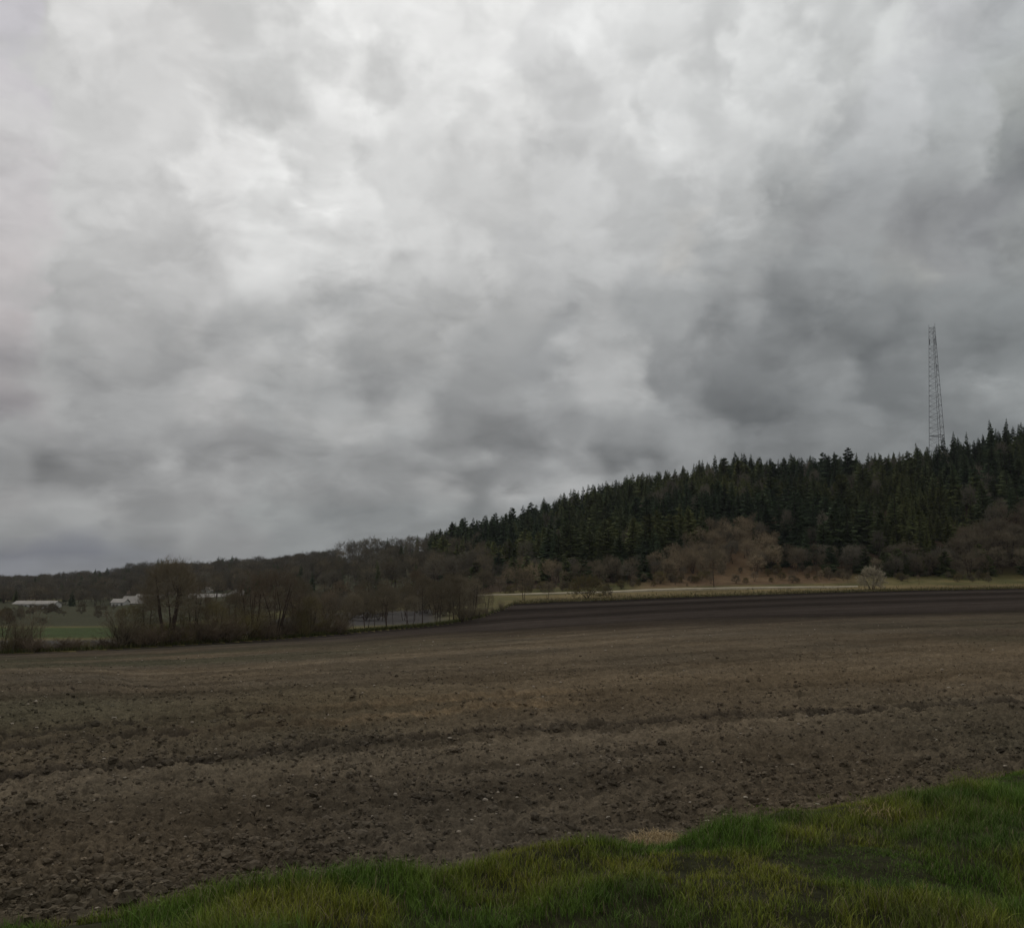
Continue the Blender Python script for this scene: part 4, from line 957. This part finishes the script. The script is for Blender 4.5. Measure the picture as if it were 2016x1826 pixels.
# which of them can be seen, and how large: paint outlines from near to far
W_, H__ = 1007, 912
buf = np.zeros((H__, W_), bool); vis = np.zeros(len(plan))
order = sorted(range(len(plan)), key=lambda i: plan[i][2])
for i in order:
    kd, x, y, h, rot, vr, wd, zn = plan[i]; zg = float(H(x, y))
    sx = px_of(x / y) / 2; ybot = (1150.3 - (zg - CAMZ) / y * FPX) / 2; ytop = (1150.3 - (zg + h - CAMZ) / y * FPX) / 2
    hw = (h * (.17 if kd == 'spruce' else .38) * wd) / y * FPX / 2
    y0, y1 = int(max(ytop, 0)), int(min(ybot, H__)); c = 0
    for yy in range(y0, y1):
        w_ = hw * (max(yy - ytop, 0) / max(ybot - ytop, 1)) ** .8 * 1.1 if kd == 'spruce' else hw * math.sin(math.pi * min(1, (yy - ytop + 1) / max(ybot - ytop, 1) * .8 + .12))
        a, b = int(max(sx - w_, 0)), int(min(sx + w_ + 1, W_))
        if b > a: c += (~buf[yy, a:b]).sum(); buf[yy, a:b] = True
    vis[i] = c
LABELS = {
 'spruce': {'skyline': ('dark spruce whose pointed top stands against the sky on the ridge', 'spruces along the skyline of the hill'),
            'ridge': ('dark spruce just below the skyline of the wooded hill', 'spruces just below the skyline'),
            'slope': ('dark spruce in the dense plantation covering the hillside', 'spruces of the hillside plantation'),
            'shoulder': ('dark spruce among bare trees at the left end of the high ridge', 'spruces among bare trees of the left shoulder'),
            'pair': ('dark conifer of the isolated clump on the low left ridge', 'isolated conifers on the left ridge'),
            'left_ridge': ('dark spruce in the woods behind the white farm buildings', 'spruces behind the farm')},
 'bare': {'slope': ('leafless larch standing among the dark hillside spruces', 'leafless larches among the spruces'),
          'foot': ('bare brown tree at the foot of the spruce hill', 'bare trees at the foot of the hill'),
          'shoulder': ('bare grey-brown tree on the left shoulder of the hill above the hedgerow', 'bare trees of the left shoulder'),
          'left_ridge': ('bare tree in the woods on the low ridge behind the farm', 'bare trees of the low left ridge'),
          'valley': ('bare bush or small tree in the valley behind the hedgerow', 'bushes in the valley behind the hedgerow')},
}
cap_s = 292
idx = [i for i in range(len(plan)) if vis[i] > 3]
sp = sorted([i for i in idx if plan[i][0] == 'spruce'], key=lambda i: -vis[i])
ba = sorted([i for i in idx if plan[i][0] != 'spruce'], key=lambda i: -vis[i])
keep = set(sp[:cap_s]) | set(ba[:285])
for i in sorted(keep):
    kd, x, y, h, rot, vr, wd, zn = plan[i]
    fam = 'spruce' if kd == 'spruce' else 'bare'
    lab, grp = LABELS[fam][zn]
    red = kd == 'bare_red' and zn == 'foot'
    if red: lab, grp = 'reddish bare tree at the right-hand foot of the spruce hill', 'reddish bare trees at the foot of the hill'
    K_[kd].place(x, y, h, rot, vr, lab, 'bush' if 'shrub' in kd or 'olive' in kd else 'tree', grp, wd)
rest_s = [tuple(plan[i][:7]) for i in range(len(plan)) if i not in keep and plan[i][0] == 'spruce']
rest_b = [tuple(plan[i][:7]) for i in range(len(plan)) if i not in keep and plan[i][0] != 'spruce']
MATS = {'spruce': ('spruce_bark', 'spruce'), 'bare': ('bark', 'twig_grey'), 'bare_brown': ('bark', 'twig_brown'), 'bare_red': ('bark', 'twig_red'), 'bare_tan': ('bark', 'twig_tan'), 'far_shrub': ('bark', 'twig_brown'), 'far_olive': ('bark', 'twig_olive')}
if rest_s: merged('spruce_forest', rest_s, K_, MATS, 'mass of dark spruces filling the wooded hillside', 'forest')
if rest_b: merged('bare_woods', rest_b, K_, MATS, 'brown haze of leafless trees between and behind the nearer ones', 'woods')
# far wood on the left horizon
far = []
for _ in range(420):
    p = R.uniform(-420, 330); D = R.uniform(1150, 1640)
    far.append(('spruce' if R.random() < .55 else 'bare', s_of(p) * D, D, R.uniform(9, 12.5), R.uniform(0, 6.28), int(R.integers(5)), 1.7))
merged('far_forest', far, K_, MATS, 'distant dark forest forming the left horizon', 'forest')
print('planned', len(plan), 'spruce', len(sp), 'bare', len(ba), 'stuff', len(rest_s), len(rest_b))

# single bushes and trees beside the track
def spot(px, base, top, kind, label, i=0, wide=1.0, cat='tree', D=None, group=None):
    D = D or 246.0; s = s_of(px); x = s * D; zg = float(H(x, D)); zt = at(px, top, D)[2]
    return K_[kind].place(x, D, max(zt - zg, .8), px * 1.7, i, label, cat, group, wide, z=zg)
spot(1716, 1165, 1108, 'blossom', 'pale blossoming bush standing alone at the field edge below the spruces', 0, 1.05, 'bush', 243)
spot(1155, 1180, 1130, 'big_olive', 'broad olive-green bush at the field edge in front of the pale track', 0, 1.1, 'bush', 242)
spot(1195, 1182, 1150, 'far_shrub', 'low brown bush touching the right side of the broad olive bush', 1, 1.1, 'bush', 244)
spot(1030, 1188, 1118, 'bare_brown', 'rounded bare tree nearest the right end of the hedgerow, beside the track', 0, 1.0, 'tree', 240)
spot(1078, 1188, 1140, 'bare_brown', 'small bare tree left of the broad olive bush at the field edge', 3, .9, 'tree', 240)
spot(1405, 1172, 1078, 'bare_brown', 'bare tree with a wide crown in front of the rusty bracken clearing', 2, 1.05, 'tree', 262)
spot(1345, 1165, 1112, 'bare', 'thin bare tree left of the bracken clearing, behind the track', 1, .9, 'tree', 285)
spot(1300, 1160, 1120, 'far_olive', 'small yellowish bush behind the track left of the bracken clearing', 1, 1, 'bush', 275)
spot(1352, 1168, 1150, 'far_shrub', 'low dark bush on the track verge below the bracken clearing', 2, 1, 'bush', 266)
spot(1580, 1150, 1075, 'bare', 'broad domed bare tree right of the bracken clearing', 1, 1.15, 'tree', 292)
spot(1625, 1150, 1068, 'bare', 'taller grey-brown domed tree midway between clearing and blossoming bush', 4, 1.1, 'tree', 296)
spot(1515, 1140, 1080, 'bare', 'compact bare tree on the right rim of the bracken clearing', 0, 1.2, 'tree', 305)
spot(1790, 1145, 1062, 'bare_brown', 'wide bare tree right behind the blossoming bush', 1, 1.2, 'tree', 292)

# ---------------------------------------------------------------- lattice mast on the ridge
def bar(A, B, r, sides=5):
    A = np.array([A], float); B = np.array([B], float)
    v, q = tubes(A, (A + B) / 2, B, np.array([r]), np.array([r]), sides); return v, None, q
def lattice_mast():
    D = 520.0; pb = at(1845, 872, D); pt = at(1835.5, 645, D)
    zg = float(H(pb[0], D)) - .3; ztop = pt[2]; zvis = pb[2]; Ht = ztop - zg
    root = bpy.data.objects.new('lattice_mast', None); scn.collection.objects.link(root); root.location = (pb[0] + .6, D, zg)
    tag(root, 'tall tapering lattice radio mast rising from the spruces on the ridge', 'mast')
    w_top, w_bot = 1.9, 5.0 * (Ht / (ztop - zvis)) ** .5
    ang = [math.radians(a) for a in (172, 285, 52)]
    def P(k, z): w = w_bot + (w_top - w_bot) * z / Ht; return (w * math.cos(ang[k]), w * math.sin(ang[k]), z)
    for k in range(3):
        A = Acc(); nseg = 12
        for j in range(nseg):
            A.add(*bar(P(k, Ht * j / nseg), P(k, Ht * (j + 1) / nseg), .125 - .035 * j / nseg, 6))
        link('leg', A.mesh('mast_leg', M['steel']), root)
    for k in range(3):
        A = Acc(); z = 0.0; i = 0
        while z < Ht - 1.5:
            st = 3.4 - 1.2 * z / Ht; z1 = min(z + st, Ht); k2 = (k + 1) % 3
            a, b = (k, k2) if i % 2 else (k2, k)
            A.add(*bar(P(a, z), P(b, z1), .045, 4)); A.add(*bar(P(b, z), P(a, z1), .032, 4))
            if i % 2 == 0: A.add(*bar(P(k, z), P(k2, z), .055, 4))
            z = z1; i += 1
        A.add(*bar(P(k, Ht), P((k + 1) % 3, Ht), .08, 4))
        link('cross_bracing', A.mesh('mast_bracing', M['steel']), root)
    A = Acc(); zb = zvis - zg + 4.0
    for k in range(3): A.add(*bar(P(k, zb), P((k + 1) % 3, zb), .17, 5))
    link('beam_ring', A.mesh('mast_ring', M['steel']), root)
    A = Acc(); A.add(*bar((0, 0, 0), (0, 0, Ht - 2), .09, 6))
    for j in range(24): A.add(*bar((-.28, 0, Ht * j / 24), (.28, 0, Ht * j / 24), .05, 4))
    link('cable_ladder', A.mesh('mast_ladder', M['steel']), root)
    A = Acc(); q = P(2, Ht * .74); A.add(*bar((q[0], q[1], q[2]), (q[0] + .5, q[1], q[2] + .2), .08)); A.add(*bar((q[0] + .5, q[1], q[2] - 2.2), (q[0] + .5, q[1], q[2] + 1.6), .16, 8))
    link('antenna', A.mesh('mast_antenna', M['steel']), root)
    for k, hgt in ((0, 2.2), (1, 3.2), (2, 1.6)):
        A = Acc(); q = P(k, Ht); A.add(*bar((q[0], q[1], q[2] - 1), (q[0], q[1], q[2] + .6 + hgt * .5), .07, 6)); A.add(*bar((q[0], q[1], q[2] - 7 - hgt), (q[0] * 1.12, q[1] * 1.12, q[2] - 6 + hgt * .3), .2, 8))
        link('antenna', A.mesh('mast_antenna', M['steel']), root)
lattice_mast()

# ---------------------------------------------------------------- farm buildings in the valley
def boxv(x0, x1, y0, y1, z0, z1):
    v = np.array([(x, y, z) for z in (z0, z1) for x, y in ((x0, y0), (x1, y0), (x1, y1), (x0, y1))], float)
    return v, None, np.array([(0, 3, 2, 1), (4, 5, 6, 7), (0, 1, 5, 4), (1, 2, 6, 5), (2, 3, 7, 6), (3, 0, 4, 7)])
def building(name, label, px0, px1, py_base, py_eave, py_ridge, D, depth, wallm, roofm, rot=0.0, wins=(), door=None, gable_front=False, group='white farm buildings in the valley'):
    a = at(px0, py_base, D); b = at(px1, py_base, D); Lx = b[0] - a[0]; cx = (a[0] + b[0]) / 2
    zg = a[2]; he = at(px0, py_eave, D)[2] - zg; hr = at(px0, py_ridge, D)[2] - zg; zf = float(H(cx, D)) ; base = min(zf - zg, 0) - .6
    root = bpy.data.objects.new(name, None); scn.collection.objects.link(root); root.location = (cx, D + depth / 2, zg); root.rotation_euler = (0, 0, rot)
    tag(root, label, 'building', group)
    hx, hy = Lx / 2, depth / 2
    if gable_front:   # ridge runs away from the camera
        v = np.array([(-hx, -hy, base), (hx, -hy, base), (hx, -hy, he), (0, -hy, hr), (-hx, -hy, he), (-hx, hy, base), (hx, hy, base), (hx, hy, he), (0, hy, hr), (-hx, hy, he)])
        q = np.array([(1, 6, 7, 2), (5, 0, 4, 9), (0, 1, 2, 4), (6, 5, 9, 7)]); t = np.array([(4, 2, 3), (7, 9, 8)])
        sl = [((-hx - .4, -hy - .4), (0, -hy - .4), (0, hy + .4), (-hx - .4, hy + .4), (he - .12, hr + .18)), ((0, -hy - .4), (hx + .4, -hy - .4), (hx + .4, hy + .4), (0, hy + .4), (hr + .18, he - .12))]
        R_ = Acc()
        for A_, B_, C_, D_, (z1, z2) in sl:
            vv = np.array([(*A_, z1), (*B_, z2), (*C_, z2), (*D_, z1), (*A_, z1 + .18), (*B_, z2 + .18), (*C_, z2 + .18), (*D_, z1 + .18)])
            R_.add(vv, None, boxv(0, 1, 0, 1, 0, 1)[2])
    else:
        v = np.array([(-hx, -hy, base), (hx, -hy, base), (hx, hy, base), (-hx, hy, base), (-hx, -hy, he), (hx, -hy, he), (hx, hy, he), (-hx, hy, he), (-hx, 0, hr), (hx, 0, hr)])
        q = np.array([(0, 1, 5, 4), (2, 3, 7, 6), (1, 2, 6, 5), (3, 0, 4, 7)]); t = np.array([(5, 6, 9), (7, 4, 8)])
        R_ = Acc()
        for y0, y1, z1, z2 in ((-hy - .4, 0, he - .12, hr + .18), (0, hy + .4, hr + .18, he - .12)):
            vv = np.array([(-hx - .4, y0, z1), (hx + .4, y0, z1), (hx + .4, y1, z2), (-hx - .4, y1, z2), (-hx - .4, y0, z1 + .18), (hx + .4, y0, z1 + .18), (hx + .4, y1, z2 + .18), (-hx - .4, y1, z2 + .18)])
            R_.add(vv, None, boxv(0, 1, 0, 1, 0, 1)[2])
    link('wall', mesh_data(name + '_wall', v, t, q, M[wallm]), root)
    link('roof', R_.mesh(name + '_roof', M[roofm]), root)
    for (f0, w, z0, z1) in wins:
        x0 = -hx + f0 * Lx; A = Acc(); A.add(*boxv(x0, x0 + w, -hy - .06, -hy + .05, z0 * he, z1 * he))
        wo = link('window', A.mesh('window_frame', M['white_wall']), root)
        B = Acc(); B.add(*boxv(x0 + .12, x0 + w - .12, -hy - .09, -hy - .063, z0 * he + .12, z1 * he - .12)); link('pane', B.mesh('window_pane', M['glass']), wo)
    if door:
        f0, w, z1 = door; x0 = -hx + f0 * Lx; A = Acc(); A.add(*boxv(x0, x0 + w, -hy - .07, -hy + .05, 0, z1 * he)); link('door', A.mesh('door', M['dark_wall']), root)
    return root
building('greenhouse', 'long low white shed with a row of narrow windows at the far left', 24, 104, 1199, 1188, 1183, 470, 9, 'white_wall', 'grey_roof', 0, [(.06 + .12 * i, 1.1, .2, .85) for i in range(7)], (.9, 1.2, .8))
building('farmhouse', 'white farmhouse with pale roof left of the tallest hedgerow tree', 218, 243, 1197, 1185, 1179, 455, 7, 'white_wall', 'grey_roof', 0, [(.12, .8, .25, .8), (.42, .8, .25, .8)], (.75, .9, .85))
building('barn', 'dark-walled barn with a pale grey roof joined to the white farmhouse', 236, 282, 1196, 1187, 1174, 470, 11, 'dark_wall', 'grey_roof', 0, [], (.4, 2.6, .9))
building('barn', 'farther barn with a pale roof behind the dark-walled barn', 262, 312, 1188, 1179, 1170, 500, 11, 'dark_wall', 'grey_roof', 0, [], (.2, 2.2, .9))
building('stable', 'long pale-roofed stable seen between the hedgerow trees', 368, 438, 1184, 1178, 1169, 500, 10, 'white_wall', 'grey_roof', 0, [(.1 + .2 * i, 1.2, .3, .8) for i in range(4)], (.88, 1.2, .9))
building('gabled_house', 'white gabled house at the right end of the farm', 444, 480, 1176, 1170, 1159, 515, 10, 'white_wall', 'grey_roof', 0, [(.2, 1.2, .3, .8), (.65, 1.2, .3, .8)], None, True)
building('hut', 'small pale hut on the slope above the farm', 396, 414, 1166, 1162, 1156, 560, 5, 'white_wall', 'grey_roof', 0, [(.2, .9, .3, .8)], None, True)

# ---------------------------------------------------------------- damp air over the valley
hv, _, hq = boxv(-11200, 11200, -170, 6400, -12.5, 150)
hm = bpy.data.materials.new('haze'); hm.use_nodes = True; hn = hm.node_tree; hn.nodes.clear()
ho = hn.nodes.new('ShaderNodeOutputMaterial'); hp = hn.nodes.new('ShaderNodeVolumePrincipled')
hp.inputs['Color'].default_value = (.86, .91, 1.0, 1); hp.inputs['Density'].default_value = 0.00004; hp.inputs['Anisotropy'].default_value = 0.1
hn.links.new(hp.outputs[0], ho.inputs['Volume'])
tag(link('haze', mesh_data('haze', hv, None, hq, hm)), 'thin damp haze over the fields and hill', kind='stuff')
